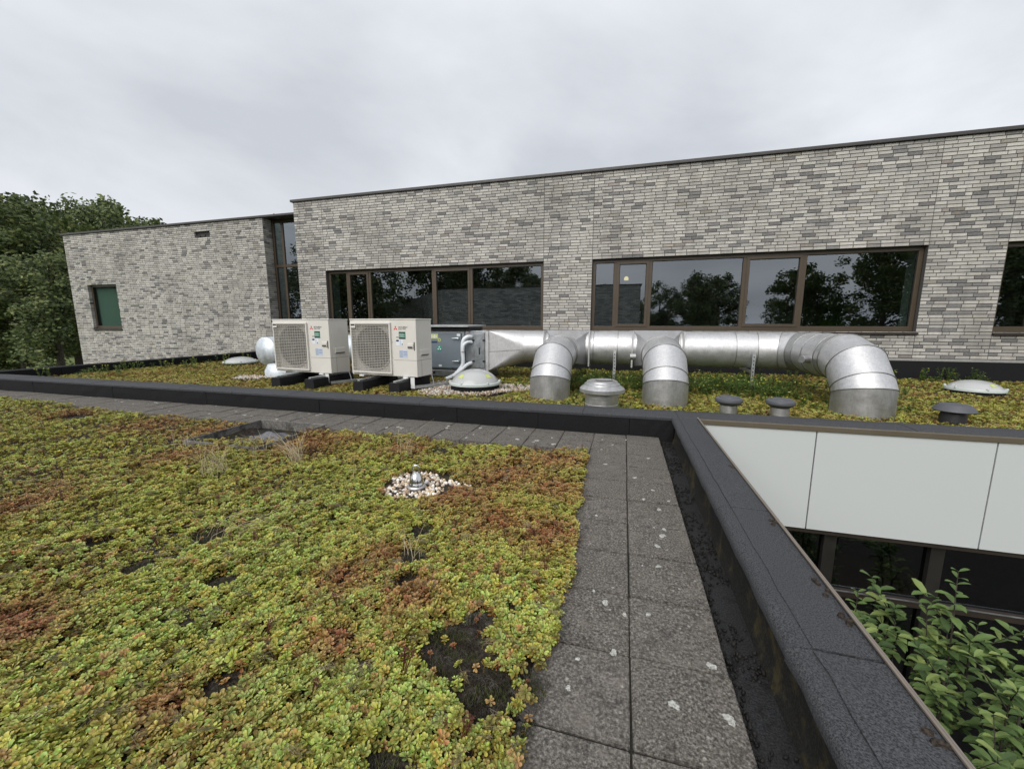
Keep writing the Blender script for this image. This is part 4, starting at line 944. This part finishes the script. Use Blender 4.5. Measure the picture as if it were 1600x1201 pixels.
for x in (AX1+.19, AX1+.40):
    for z in (.37, .77): MB().box(x-.028, x+.012, AYF-.012, AYF+.008, z-.014, z+.014).build('latch', M['black'], m2)
bev(MB().box(AX1+.285, AX1+.315, AYF+.0, AYF+.008, .50, .63).build('slot_cover', M['blackcap'], m2), .006)
for x in (AX1+.06, AX1+.4): MB().box(x-.03, x+.03, AYF+.0, AYF+.022, .905, .94).build('corner_bracket', M['alu'], m2)
pp = thing('insulated_pipe', (-2.95, 7.05, 0), 'white insulated pipes curving out of the air handler', 'pipe')
MB().tube(smooth_path([(AX1+.14,AYF+.02,.83), (AX1+.09,AYF-.06,.835), (AX1+.02,AYF-.10,.77), (AX1,AYF-.11,.6), (AX1+.01,AYF-.11,.36), (AX1-.03,AYF-.14,.24), (AX1-.13,AYF-.25,.11), (AX1-.25,AYF-.35,.05)], 6), .036, 14).build('pipe', M['pipe'], pp, smooth=True)
MB().tube(smooth_path([(AX1+.15,AYF+.02,.73), (AX1+.09,AYF-.06,.735), (AX1+.03,AYF-.12,.68), (AX1+.012,AYF-.125,.55)], 6), .030, 14).build('pipe', M['pipe'], pp, smooth=True)
MB().tube(smooth_path([(AX1+.13,AYF+.02,.33), (AX1+.07,AYF-.07,.30), (AX1-.02,AYF-.17,.20), (AX1-.14,AYF-.29,.09)], 6), .036, 14).build('pipe', M['pipe'], pp, smooth=True)

# ------------------------------------------------------------------ heat pumps
def text_mesh(body, size):
    cu = bpy.data.curves.new('lettering', 'FONT'); cu.body = body; cu.size = size; cu.space_line = .85; o = bpy.data.objects.new('t', cu); C.objects.link(o)
    dg = bpy.context.evaluated_depsgraph_get(); me = bpy.data.meshes.new_from_object(o.evaluated_get(dg)); C.objects.unlink(o); bpy.data.objects.remove(o); me.name = 'lettering'; return me
HW, HH, HD = 1.29, .92, .44
def heat_pump(label):
    root = thing('heat_pump', (0,0,0), label, 'heat pump', 'heat pumps on rubber feet')
    W2 = HW/2; gx0, gx1, gz0, gz1 = -W2+.045, -W2+.815, .055, .845
    bo = MB()                                                # casing with an open fan bay
    bo.box(-W2, W2, .06, HD, 0, HH-.02); bo.box(gx1, W2, 0, .06, 0, HH-.02); bo.box(-W2, gx0, 0, .06, 0, HH-.02); bo.box(gx0, gx1, 0, .06, 0, gz0); bo.box(gx0, gx1, 0, .06, gz1, HH-.02)
    ca = bev(bo.build('casing', M['acwhite'], root), .006)
    bev(MB().box(-W2-.008, W2+.008, -.008, HD+.008, HH-.019, HH).build('top_cover', M['acwhite'], root), .008)
    cx, cz = (gx0+gx1)/2, (gz0+gz1)/2
    MB().box(gx0, gx1, .052, .059, gz0, gz1).build('fan_plate', M['acwhite'], root)
    fr = MB(); fr.v = []; sh_ = [(.355,.0515),(.355,.035),(.36,.030),(.375,.030)]
    ring = [[(cx + r_*math.cos(a), y_, cz + r_*math.sin(a)) for a in [2*math.pi*k/48 for k in range(48)]] for r_, y_ in sh_]
    fr.rings(ring, True, False); fr.build('bell_mouth', M['grille'], root, smooth=True)
    MB().cyl((cx,.050,cz), (cx,.0515,cz), .35, 48).build('fan_opening', M['acdark'], root)
    fn = MB(); fn.cyl((cx,.02,cz), (cx,.05,cz), .07, 24)
    for b in range(3):
        a0 = 2*math.pi*b/3 + .4; blade = []
        for k in range(7):
            t_ = k/6; rr_ = .06 + .275*t_; w_ = .30 + .55*t_; blade.append([(cx + rr_*math.cos(a0-w_*.6), .046, cz + rr_*math.sin(a0-w_*.6)), (cx + rr_*math.cos(a0+w_*.6), .024, cz + rr_*math.sin(a0+w_*.6)), (cx + rr_*math.cos(a0+w_*.6), .027, cz + rr_*math.sin(a0+w_*.6)), (cx + rr_*math.cos(a0-w_*.6), .049, cz + rr_*math.sin(a0-w_*.6))])
        fn.rings(blade)
    fn.build('fan', M['fan'], root)
    gf = MB(); e = .024; ox0, ox1, oz0, oz1 = gx0-.02, gx1+.01, gz0-.02, gz1+.015
    gf.box(ox0, ox1, -.034, -.0005, oz1-e, oz1); gf.box(ox0, ox1, -.034, -.0005, oz0, oz0+e); gf.box(ox0, ox0+e, -.033, -.0006, oz0+e, oz1-e); gf.box(ox1-e, ox1, -.033, -.0006, oz0+e, oz1-e)
    g = bev(gf.build('grille_frame', M['acwhite'], root), .004)
    wr = MB(); k = 0; z = oz0+e+.012
    while z < oz1-e: wr.box(ox0+e, ox1-e, -.027, -.019, z-.0042, z+.0042); z += .027
    x = ox0+e+.05
    while x < ox1-e: wr.box(x-.002, x+.002, -.019, -.012, oz0+e, oz1-e); x += .055
    wr.build('wires', M['grille'], g)
    np_ = MB().box(ox0+.012, ox0+.115, -.037, -.0345, oz1-.085, oz1-.012).build('badge', M['acwhite'], root); MB().box(ox0+.024, ox0+.105, -.0385, -.0372, oz1-.050, oz1-.024).build('badge_print', M['darkprint'], np_)
    # service panel seams, stickers, handles
    MB().box(gx1+.04, W2-.004, -.0006, .001, .262, .266).build('panel_seam', M['acdark'], root); MB().box(W2-.001, W2+.0006, .0, HD-.02, .262, .266).build('panel_seam', M['acdark'], root)
    MB().box(W2-.0008, W2+.0007, .13, .134, .01, .262).build('panel_seam', M['acdark'], root)
    for z in (.08, .18, .30, .55): MB().cyl((gx1+.03,.001,z), (gx1+.03,-.003,z), .006, 10).build('screw', M['alu'], root)
    px_ = gx1 + .065
    lg = MB(); s_ = .036                                       # three-lozenge mark
    for a in (90, 210, 330):
        c_, s2 = math.cos(R(a)), math.sin(R(a)); p = [(0,0), (.5*c_-.29*s2, .5*s2+.29*c_), (c_, s2), (.5*c_+.29*s2, .5*s2-.29*c_)]
        lg.add([(px_+.03+q[0]*s_*1.15, -.002, .768+q[1]*s_*1.15) for q in p] , [(0,3,2,1)])
    lg.build('emblem', M['red'], root)
    tx = text_mesh('MITSUBISHI\nELECTRIC', .034); to = bpy.data.objects.new('lettering', tx); C.objects.link(to); tx.materials.append(M['darkprint']); to.rotation_euler = (math.pi/2,0,0); to.location = (px_+.085,-.002,.775); to.parent = root
    gl_ = MB().box(px_+.09, px_+.215, -.002, -.0005, .600, .715).build('green_sticker', M['greenlab'], root)
    MB().box(px_+.093, px_+.212, -.003, -.0022, .695, .712).build('sticker_band', M['darkprint'], gl_); MB().box(px_+.093, px_+.212, -.003, -.0022, .603, .622).build('sticker_band', M['darkprint'], gl_)
    for i in range(4): MB().box(px_+.10, px_+.20-.02*(i % 2), -.003, -.0022, .635+i*.015, .639+i*.015).build('sticker_line', M['whitelab'], gl_)
    MB().box(px_+.035, px_+.09, -.002, -.0005, .622, .632).build('small_print', M['darkprint'], root)
    wl_ = MB().box(px_+.03, px_+.17, -.002, -.0006, .495, .595).build('white_sticker', M['whitelab'], root); MB().box(px_+.035, px_+.085, -.003, -.0022, .560, .588).build('print', M['navy'], wl_); MB().box(px_+.10, px_+.125, -.003, -.0022, .505, .585).build('print', M['bluelab'], wl_); MB().box(px_+.14, px_+.155, -.003, -.0022, .505, .53).build('print', M['darkprint'], wl_)
    bl_ = MB().box(px_+.085, px_+.245, -.002, -.0006, .305, .425).build('data_sticker', M['bluelab'], root)
    for i in range(6): MB().box(px_+.09, px_+.155, -.003, -.0022, .315+i*.018, .321+i*.018).build('print', M['ahu'], bl_)
    for i in range(3): MB().box(px_+.165, px_+.235, -.003, -.0022, .34+i*.028, .346+i*.028).build('print', M['navy'], bl_)
    h = MB(); h.box(W2-.16, W2-.055, -.014, -.0005, .455, .53); bev(h.build('handle_cover', M['acwhite'], root), .006); MB().box(W2-.155, W2-.065, -.0165, -.0145, .462, .485).build('handle_recess', M['acdark'], root)
    MB().box(W2-.045, W2-.030, -.006, -.0005, .425, .555).build('vent_slot', M['acdark'], root)
    h = MB(); h.box(W2+.0005, W2+.014, .10, .33, .33, .43); bev(h.build('handle_cover', M['acwhite'], root), .006); MB().box(W2+.0145, W2+.016, .11, .32, .335, .352).build('handle_recess', M['acdark'], root)
    for x in (-W2+.20, W2-.22):
        f = MB(); f.box(x-.045, x+.045, -.02, HD+.03, -.028, -.003); bev(f.build('foot_rail', M['acfoot'], root), .003)
    for o in list(root.children): pass
    return root
def place(root, x, y, z, rz): root.location = (x, y, z); root.rotation_euler = (0, 0, rz)
hp = heat_pump('right heat pump with square fan grille, nearer the grey air handler')
hp2 = copy_tree(hp); hp2['label'] = 'left heat pump with square fan grille, in front of the pale duct elbow'
RZ = R(-5.0)
place(hp, -3.768, 5.655, .240, RZ); place(hp2, -5.425, 5.70, .240, RZ)
def rubber_block(x, y, label):
    t = thing('rubber_foot', (x, y, 0), label, 'rubber foot', 'black rubber feet under the heat pumps')
    b = MB(); b.rings([[(x-.095,yy,.0), (x+.095,yy,.0), (x+.095,yy,.085), (x+.088,yy,.09), (x+.095,yy,.095), (x+.085,yy,.185), (x-.085,yy,.185), (x-.095,yy,.095), (x-.088,yy,.09), (x-.095,yy,.085)] for yy in (y, y+1.0)]); bev(b.build('block', M['rubber'], t), .006)
    rl = MB(); rl.box(x-.022, x+.022, y+.02, y+.98, .186, .212); bev(rl.build('rail', M['galv'], t), .002); MB().cyl((x,y+.018,.199), (x,y+.03,.199), .012, 12).build('rail_cap', M['alu'], t)
rubber_block(-5.60, 5.27, 'leftmost black rubber foot, under the left heat pump'); rubber_block(-4.92, 5.27, 'second black rubber foot from left, under the left heat pump')
rubber_block(-3.99, 5.27, 'third black rubber foot from left, under the right heat pump'); rubber_block(-3.35, 5.27, 'rightmost black rubber foot, under the right heat pump')
def side_frame(x, y, label):
    t = thing('support_frame', (x, y, 0), label, 'support frame', 'galvanised frames beside the heat pumps')
    bev(MB().box(x-.035, x+.035, y, y+.006, .06, .235).build('foot_bracket', M['acfoot'], t), .002)
    for (p, q) in (((x-.02,y+.02,.075), (x+.85,y+1.15,.075)),):
        a = Vector(p); b = Vector(q); dd = (b-a).normalized(); nn_ = Vector((-dd.y, dd.x, 0))*.03; c = MB()
        c.add([tuple(v + Vector((0,0,z))) for z in (-.02,.025) for v in (a-nn_, a+nn_, b+nn_, b-nn_)], [(0,3,2,1),(4,5,6,7),(0,1,5,4),(1,2,6,5),(2,3,7,6),(3,0,4,7)]); c.build('floor_channel', M['galv'], t)
    MB().tube([(x+.12,y+.42,.24), (x+.17,y+.42,.05)], .008, 8).build('brace', M['galv'], t)
side_frame(-4.86, 5.62, 'galvanised channel and bracket between the two heat pumps'); side_frame(-3.20, 5.57, 'galvanised channel and bracket right of the right heat pump')

# ------------------------------------------------------------------ skylight domes
def skylight(x, y, r, z0, h, label, stickers):
    t = thing('skylight_dome', (x, y, 0), label, 'skylight', 'round skylight domes')
    MB().lathe([(r*.93,-.03),(r*.95,z0-.03),(r*.90,z0-.03),(r*.90,-.03)], (x,y,0), 56, False).build('kerb', M['feltface'], t, ang=40)
    MB().lathe([(r*.90,z0-.03),(r,z0-.03),(r,z0),(r*.97,z0+.014),(r*.90,z0+.010)], (x,y,0), 64, False).build('rim', M['domerim'], t, ang=40)
    pr = [(r*.93*math.sin(a), z0 + h*(math.cos(a)-math.cos(R(72)))/(1-math.cos(R(72)))) for a in [R(72)*(1-k/12) for k in range(13)]]; s_ = .93*r/(pr[0][0]); pr = [(max(.002, p*s_), q) for p, q in pr]
    MB().lathe(pr, (x,y,0), 64, False).build('dome', M['dome'], t, smooth=True)
    MB().lathe([(max(.002,p*.90), z0-.01 + (q-z0)*.72) for p, q in pr], (x,y,0), 48, False).build('inner_shell', M['domein'], t, smooth=True)
    for a in stickers:
        vs = []
        for (da, u) in ((-.16,.84),(.16,.84),(.13,.68),(-.13,.68)):
            rad = .93*r*u; zz = np.interp(rad, [p for p, q in pr][::-1], [q for p, q in pr][::-1]) + .004; vs.append((x + (rad+.003)*math.cos(a+da), y + (rad+.003)*math.sin(a+da), float(zz)))
        MB().add(vs, [(0,1,2,3)]).build('warning_sticker', M['yellowlab'], t)
    for k in range(6):
        a = k*math.pi/3 + .35; MB().lathe([(.016,0),(.016,.022),(.008,.028)], (x+r*.97*math.cos(a), y+r*.97*math.sin(a), z0+.004), 10).build('bolt_cap', M['domerim'], t)
skylight(-2.30, 5.98, .415, .15, .21, 'large round skylight dome on pebbles right of the heat pumps', (R(-115), R(-25)))
skylight(5.25, 7.75, .33, .10, .125, 'round skylight dome at far right near the brick wall', (R(-75),))
skylight(-9.75, 8.15, .40, .10, .12, 'whitish skylight dome at left by the black parapet', ())
# ------------------------------------------------------------------ roof vents
v = thing('roof_vent', (-.235, 4.98, 0), 'wide aluminium mushroom roof vent between the first two duct branches', 'roof vent')
vx, vy = -.235, 4.98
MB().lathe([(.205,-.05),(.205,.10),(.200,.105),(.200,.17),(.206,.175),(.206,.235)], (vx,vy,0), 48, False).build('neck', M['alu'], v, ang=30)
MB().lathe([(.21,.245),(.268,.245),(.272,.252),(.272,.292),(.264,.300),(.218,.335),(.214,.350),(.190,.366),(.186,.380),(.170,.388),(.10,.391),(.002,.392)], (vx,vy,0), 56, False).build('cap', M['alu'], v, ang=28)
MB().lathe([(.10,.393),(.11,.400),(.085,.402),(.002,.400)], (vx+.02,vy,0), 32, False).build('top_plate', M['ductdark'], v, ang=30)
def small_vent(x, y, label):
    t = thing('vent_pipe', (x, y, 0), label, 'vent pipe', 'small vent pipes with dark caps'); MB().lathe([(.088,-.05),(.088,.075),(.092,.08),(.092,.165)], (x,y,0), 36, False).build('pipe', M['alu'], t, ang=30)
    MB().lathe([(.08,.165),(.10,.172),(.125,.190),(.140,.205),(.143,.222),(.136,.240),(.118,.252),(.105,.254),(.10,.262),(.06,.268),(.002,.269)], (x,y,0), 40, False).build('cap', M['greycap'], t, ang=32)
small_vent(1.185, 4.95, 'left one of two small vent pipes with flat grey caps'); small_vent(1.70, 4.95, 'right one of two small vent pipes with flat grey caps')
t = thing('vent_pipe', (3.42, 5.25, 0), 'low black capped vent right of the rightmost duct elbow', 'vent pipe')
MB().lathe([(.105,-.03),(.105,.12),(.095,.16)], (3.42,5.25,0), 36, False).build('pipe', M['blackcap'], t, ang=30)
MB().lathe([(.10,.155),(.165,.165),(.172,.172),(.150,.205),(.125,.228),(.12,.234),(.06,.245),(.002,.246)], (3.42,5.25,0), 40, False).build('cap', M['greycap'], t, ang=30)

# ------------------------------------------------------------------ weeds on the back roof
mb = MB(); fl_ = MB(); rr = random.Random(31)
def weed(x, y, h):
    for s_ in range(rr.randint(2, 4)):
        tx, ty = x + rr.uniform(-.3,.3)*h, y + rr.uniform(-.3,.3)*h
        mb.tube([(x,y,0), ((x+tx)/2,(y+ty)/2,h*.6), (tx,ty,h)], .002, 3, False)
        for k in range(int(10+h*50)):
            t_ = rr.uniform(.15, 1); bx_, by_, bz_ = x+(tx-x)*t_, y+(ty-y)*t_, h*t_; a = rr.random()*6.28; l_ = rr.uniform(.015,.045); w_ = l_*.28; dz = rr.uniform(-.3,.7)*l_
            ca, sa = math.cos(a), math.sin(a); mb.add([(bx_,by_,bz_), (bx_+l_*.5*ca-w_*sa,by_+l_*.5*sa+w_*ca,bz_+dz*.6), (bx_+l_*ca,by_+l_*sa,bz_+dz), (bx_+l_*.5*ca+w_*sa,by_+l_*.5*sa-w_*ca,bz_+dz*.6)], [(0,1,2,3)])
        if rr.random() < .16: fl_.lathe([(.001,-.004),(.012,.0),(.001,.006)], (tx,ty,h), 6, False)
for i in range(420): weed(rr.uniform(-.85, 2.45), rr.uniform(6.3, 7.7), rr.uniform(.10,.30))
for i in range(60): weed(rr.uniform(-2.0, -.6), rr.uniform(6.2, 7.4), rr.uniform(.05,.13))
for i in range(110): weed(rr.uniform(1.8, 4.2), rr.uniform(5.7, 8.6), rr.uniform(.05,.14))
for i in range(50): weed(rr.uniform(-.7, .3), rr.uniform(4.6, 6.2), rr.uniform(.04,.10))
for i in range(45): weed(-11.05 + rr.random()**2*1.6, rr.uniform(4.8, 9.3), rr.uniform(.08,.26))
for i in range(55): weed(rr.uniform(3.2, 6.4), rr.uniform(9.0, 9.36), rr.uniform(.10,.30))
o = mb.build('weeds', M['weed'], kind='stuff'); o['label'] = 'green weeds growing round the duct and along the wall'
fl_.build('weed_flowers', M['flower'], o, kind='stuff')

# ------------------------------------------------------------------ courtyard shrubs
def shrub(x, y, tops, label, seed):
    rr = random.Random(seed); t = thing('shrub', (x, y, GZ), label, 'shrub', 'leafy shrubs in the courtyard'); stem = MB(); big = []; sm = MB()
    def leaf(mb, p, a, ln, dz, roll):
        ca, sa = math.cos(a), math.sin(a); w_ = ln*.23; pts_ = []
        for u, v, h in ((0,0,0), (.28,-.8,.05), (.28,.8,.05), (.6,-1,.05), (.6,1,.05), (.86,-.5,.0), (.86,.5,.0), (1,0,-.08), (.3,0,0), (.62,0,-.02)):
            rr_ = ln*u; zz = dz*rr_ + h*ln - .25*ln*u*u + v*w_*roll*.5; pts_.append((p[0] + rr_*ca - v*w_*sa, p[1] + rr_*sa + v*w_*ca, p[2] + zz))
        mb.add(pts_, [(0,1,8),(0,8,2),(1,3,9,8),(2,8,9,4),(3,5,7,9),(4,9,7,6)])
    for (tx, ty, tz, dens) in tops:
        base = Vector((x + rr.uniform(-.15,.15), y + rr.uniform(-.15,.15), GZ)); top = Vector((tx, ty, tz)); mid = base.lerp(top, .6) + Vector((rr.uniform(-.1,.1), rr.uniform(-.1,.1), .1)); path_ = smooth_path([base, mid, top], 8)
        stem.tube(path_, [.012 - .010*k/(len(path_)-1) for k in range(len(path_))], 6, False)
        for side in range(int(dens*1.15)):
            # side shoots
            t0 = rr.uniform(.45, .97); p0 = base.lerp(mid, t0/.6) if t0 < .6 else mid.lerp(top, (t0-.6)/.4); a = rr.random()*6.28; l_ = rr.uniform(.06,.20); p1 = p0 + Vector((l_*math.cos(a), l_*math.sin(a), l_*rr.uniform(1.0,2.0))); stem.tube([p0, p1], [.004,.0018], 4, False)
            for k in range(7):
                q = p0.lerp(p1, .2 + .8*k/6)
                for s_ in (0, math.pi): leaf(sm, q, k*1.6 + s_ + rr.uniform(-.3,.3), rr.uniform(.05,.115), rr.uniform(-.1,1.0), rr.uniform(-.5,.5))
        for k in range(9):                                        # leading shoot: pairs of larger leaves
            q = top - (top-mid).normalized()*(.045*k)
            for s_ in (0, math.pi):
                lm = MB(); ln = (.05 + .010*min(k,5))*rr.uniform(.85,1.15); leaf(lm, q, k*1.57 + s_ + rr.uniform(-.25,.25), ln, .75-.09*k, rr.uniform(-.4,.4)); big.append(lm)
    stem.build('stem', M['bark'], t); sm.build('foliage', M['shrub'], t, kind='stuff')
    for lm in big: lm.build('leaf', M['shrub'], t)
shrub(2.15, 3.0, [(2.183,3.096,-.53,5), (2.07,3.12,-.84,7), (2.30,3.05,-.86,8), (1.98,3.25,-.95,7)], 'tallest courtyard shrub, its top shoot before the second glass pane', 1)
shrub(1.70, 2.9, [(1.767,3.30,-.90,4), (1.83,3.05,-1.0,8), (1.66,2.80,-1.15,8), (1.95,2.7,-1.0,8)], 'courtyard shrub close under the pinkish parapet edge', 2)
shrub(2.55, 2.75, [(2.50,2.93,-.74,6), (2.65,2.75,-.80,8), (2.2,2.65,-.95,9), (2.4,2.5,-1.0,9)], 'courtyard shrub at the right picture edge', 3)
shrub(1.9, 2.1, [(1.75,2.45,-1.15,9), (1.95,2.35,-1.12,9), (2.15,2.25,-1.05,9), (1.85,1.9,-1.25,9), (1.6,2.2,-1.3,9)], 'lowest bushy courtyard shrub in the bottom right corner', 4)
shrub(2.9, 3.2, [(2.8,3.2,-1.0,8), (3.0,3.1,-.85,8), (2.7,3.4,-1.25,8)], 'courtyard shrub standing behind the one at the right edge', 5)
shrub(1.5, 1.5, [(1.5,1.7,-1.5,9), (1.7,1.5,-1.4,9), (1.4,1.9,-1.5,9)], 'courtyard shrub beneath the near end of the parapet', 6)

# ------------------------------------------------------------------ trees
def tree_meshes(seed, H, cr, ch, nclump, per, leaf):
    rr = random.Random(seed); tb = MB(); lf = MB(); zc = H - ch*.52
    tb.tube([(0,0,0), (.1,.05,H*.25), (-.1,.1,H*.5), (.1,0,H*.82)], [.38,.30,.22,.06], 10, False)
    cl = []
    while len(cl) < nclump:
        v = Vector((rr.gauss(0,1), rr.gauss(0,1), rr.gauss(0,1))).normalized()*(rr.random()**.42); p = Vector((v.x*cr, v.y*cr, zc + v.z*ch*.52))
        if mnoise.noise(p*.33 + Vector((seed*3.3,0,0))) < -.04: continue
        if p.z < H*.12: continue
        cl.append(p)
    for p in cl[:26]:
        b = Vector((0,0,min(p.z*.75, H*.7))); m_ = b.lerp(p, .5) + Vector((0,0,.4)); tb.tube([b, m_, p], [.13,.07,.02], 6, False)
    for p in cl:
        rad = rr.uniform(.55, 1.25); n = int(per*rad*rad)
        nrm_ = (p - Vector((0,0,zc))).normalized()
        for k in range(n):
            d = Vector((rr.gauss(0,1), rr.gauss(0,1), rr.gauss(0,.65))); d = d.normalized()*rad*(rr.random()**.45); q = p + d
            a = Vector((rr.gauss(0,1), rr.gauss(0,1), rr.gauss(0,.5))).normalized(); b = a.orthogonal().normalized(); b = (b + nrm_*.4 + Vector((0,0,rr.uniform(-.3,.5)))).normalized(); s_ = leaf*rr.uniform(.6,1.25)
            c = a.cross(b).normalized(); lf.add([q - a*s_*.5, q + c*s_*.28, q + a*s_*.5, q - c*s_*.28], [(0,1,2,3)])
    return tb.mesh('trunk'), lf.mesh('crown')
TV = [tree_meshes(1, 16.5, 5.2, 14.5, 230, 85, .42), tree_meshes(2, 17.5, 5.6, 15, 240, 85, .42), tree_meshes(3, 15, 4.3, 13, 190, 85, .40), tree_meshes(4, 18, 6.2, 15, 260, 80, .44)]
for a, b in TV: a.materials.append(M['bark']); b.materials.append(M['tree'])
def tree(x, y, v, s, rz, label, z=GZ, sz=1.0):
    t = thing('oak_tree', (x, y, z), label, 'tree', 'trees around the building'); t.rotation_euler = (0,0,rz); t.scale = (s, s, s*sz)
    for nm, me in zip(('trunk','crown'), TV[v]):
        o = bpy.data.objects.new(nm, me); C.objects.link(o); o.parent = t
def polar(azd, dist): return dist*math.sin(R(azd)), dist*math.cos(R(azd))
for azd, dist, v, s, rz, lab, sz in ((-66.6, 46, 1, .80, .3, 'tall dark tree at the left picture edge', 1.0), (-63.2, 52, 0, .93, 1.9, 'second tree from the left, rising above the corner of the brick wing', 1.0), (-60.8, 58, 3, .93, 4.0, 'broad tree whose crown shows just above the brick wing', 1.0),
        (-58.3, 66, 2, 1.24, 2.2, 'separate tree top standing right of the others above the wing', 1.0), (-69.5, 50, 3, .85, .9, 'tree just outside the left picture edge', 1.0), (-64.4, 40, 2, .62, 5.1, 'smaller leafy tree with yellowish lower branches before the tall trees', 1.0), (-60.2, 64, 0, 1.0, 3.3, 'tree half hidden behind the brick wing', .95),
        (-67.6, 88, 1, .9, 2.6, 'distant tree across the road at far left', .9), (-62.5, 90, 3, .95, 1.0, 'distant tree across the road beside the brick wing', .9), (-73, 60, 0, .9, 2.0, 'tree well left of the roof', 1)):
    x, y = polar(azd, dist); tree(x, y, v, s, rz, lab, GZ, sz)
for i, (x, y, v, s) in enumerate(((-30,-20,3,1.0), (-36,-24,1,1.1), (-25,-33,0,1.0), (-44,-28,3,.8), (-16,-38,2,.92), (4.5,-38,0,.62), (9,-34,2,.72), (12,-40,3,.60), (19,-32,1,.66), (24,-28,3,.74), (29,-26,0,.82), (34,-24,1,.86), (40,-30,3,.9), (-52,-26,1,.6))):
    tree(x, y, v, s, i*1.3, ['left', 'second', 'third', 'fourth', 'fifth', 'sixth', 'seventh', 'eighth', 'ninth', 'tenth', 'eleventh', 'twelfth', 'thirteenth', 'far left'][i] + ' of the trees behind the camera, mirrored in the windows')
for azd, dist, v, s, lab in ((-67.2, 60, 0, .40, 'low leafy bush under the leftmost tree'), (-64.0, 84, 3, .4, 'far hedge bush beyond the road')):
    x, y = polar(azd, dist); tree(x, y, v, s, azd, lab, GZ - .6, .9)
for x, y, v, s, lab in ((-20,-31,3,.85,'tree rising behind the mirrored brick block, left of centre'), (-12,-34,1,.66,'tree showing above the middle of the mirrored brick block'), (-7.5,-32,2,.62,'small tree above the mirrored brick block'), (-3,-36,0,.60,'tree above the right end of the mirrored brick block')):
    tree(x, y, v, s, x, lab)
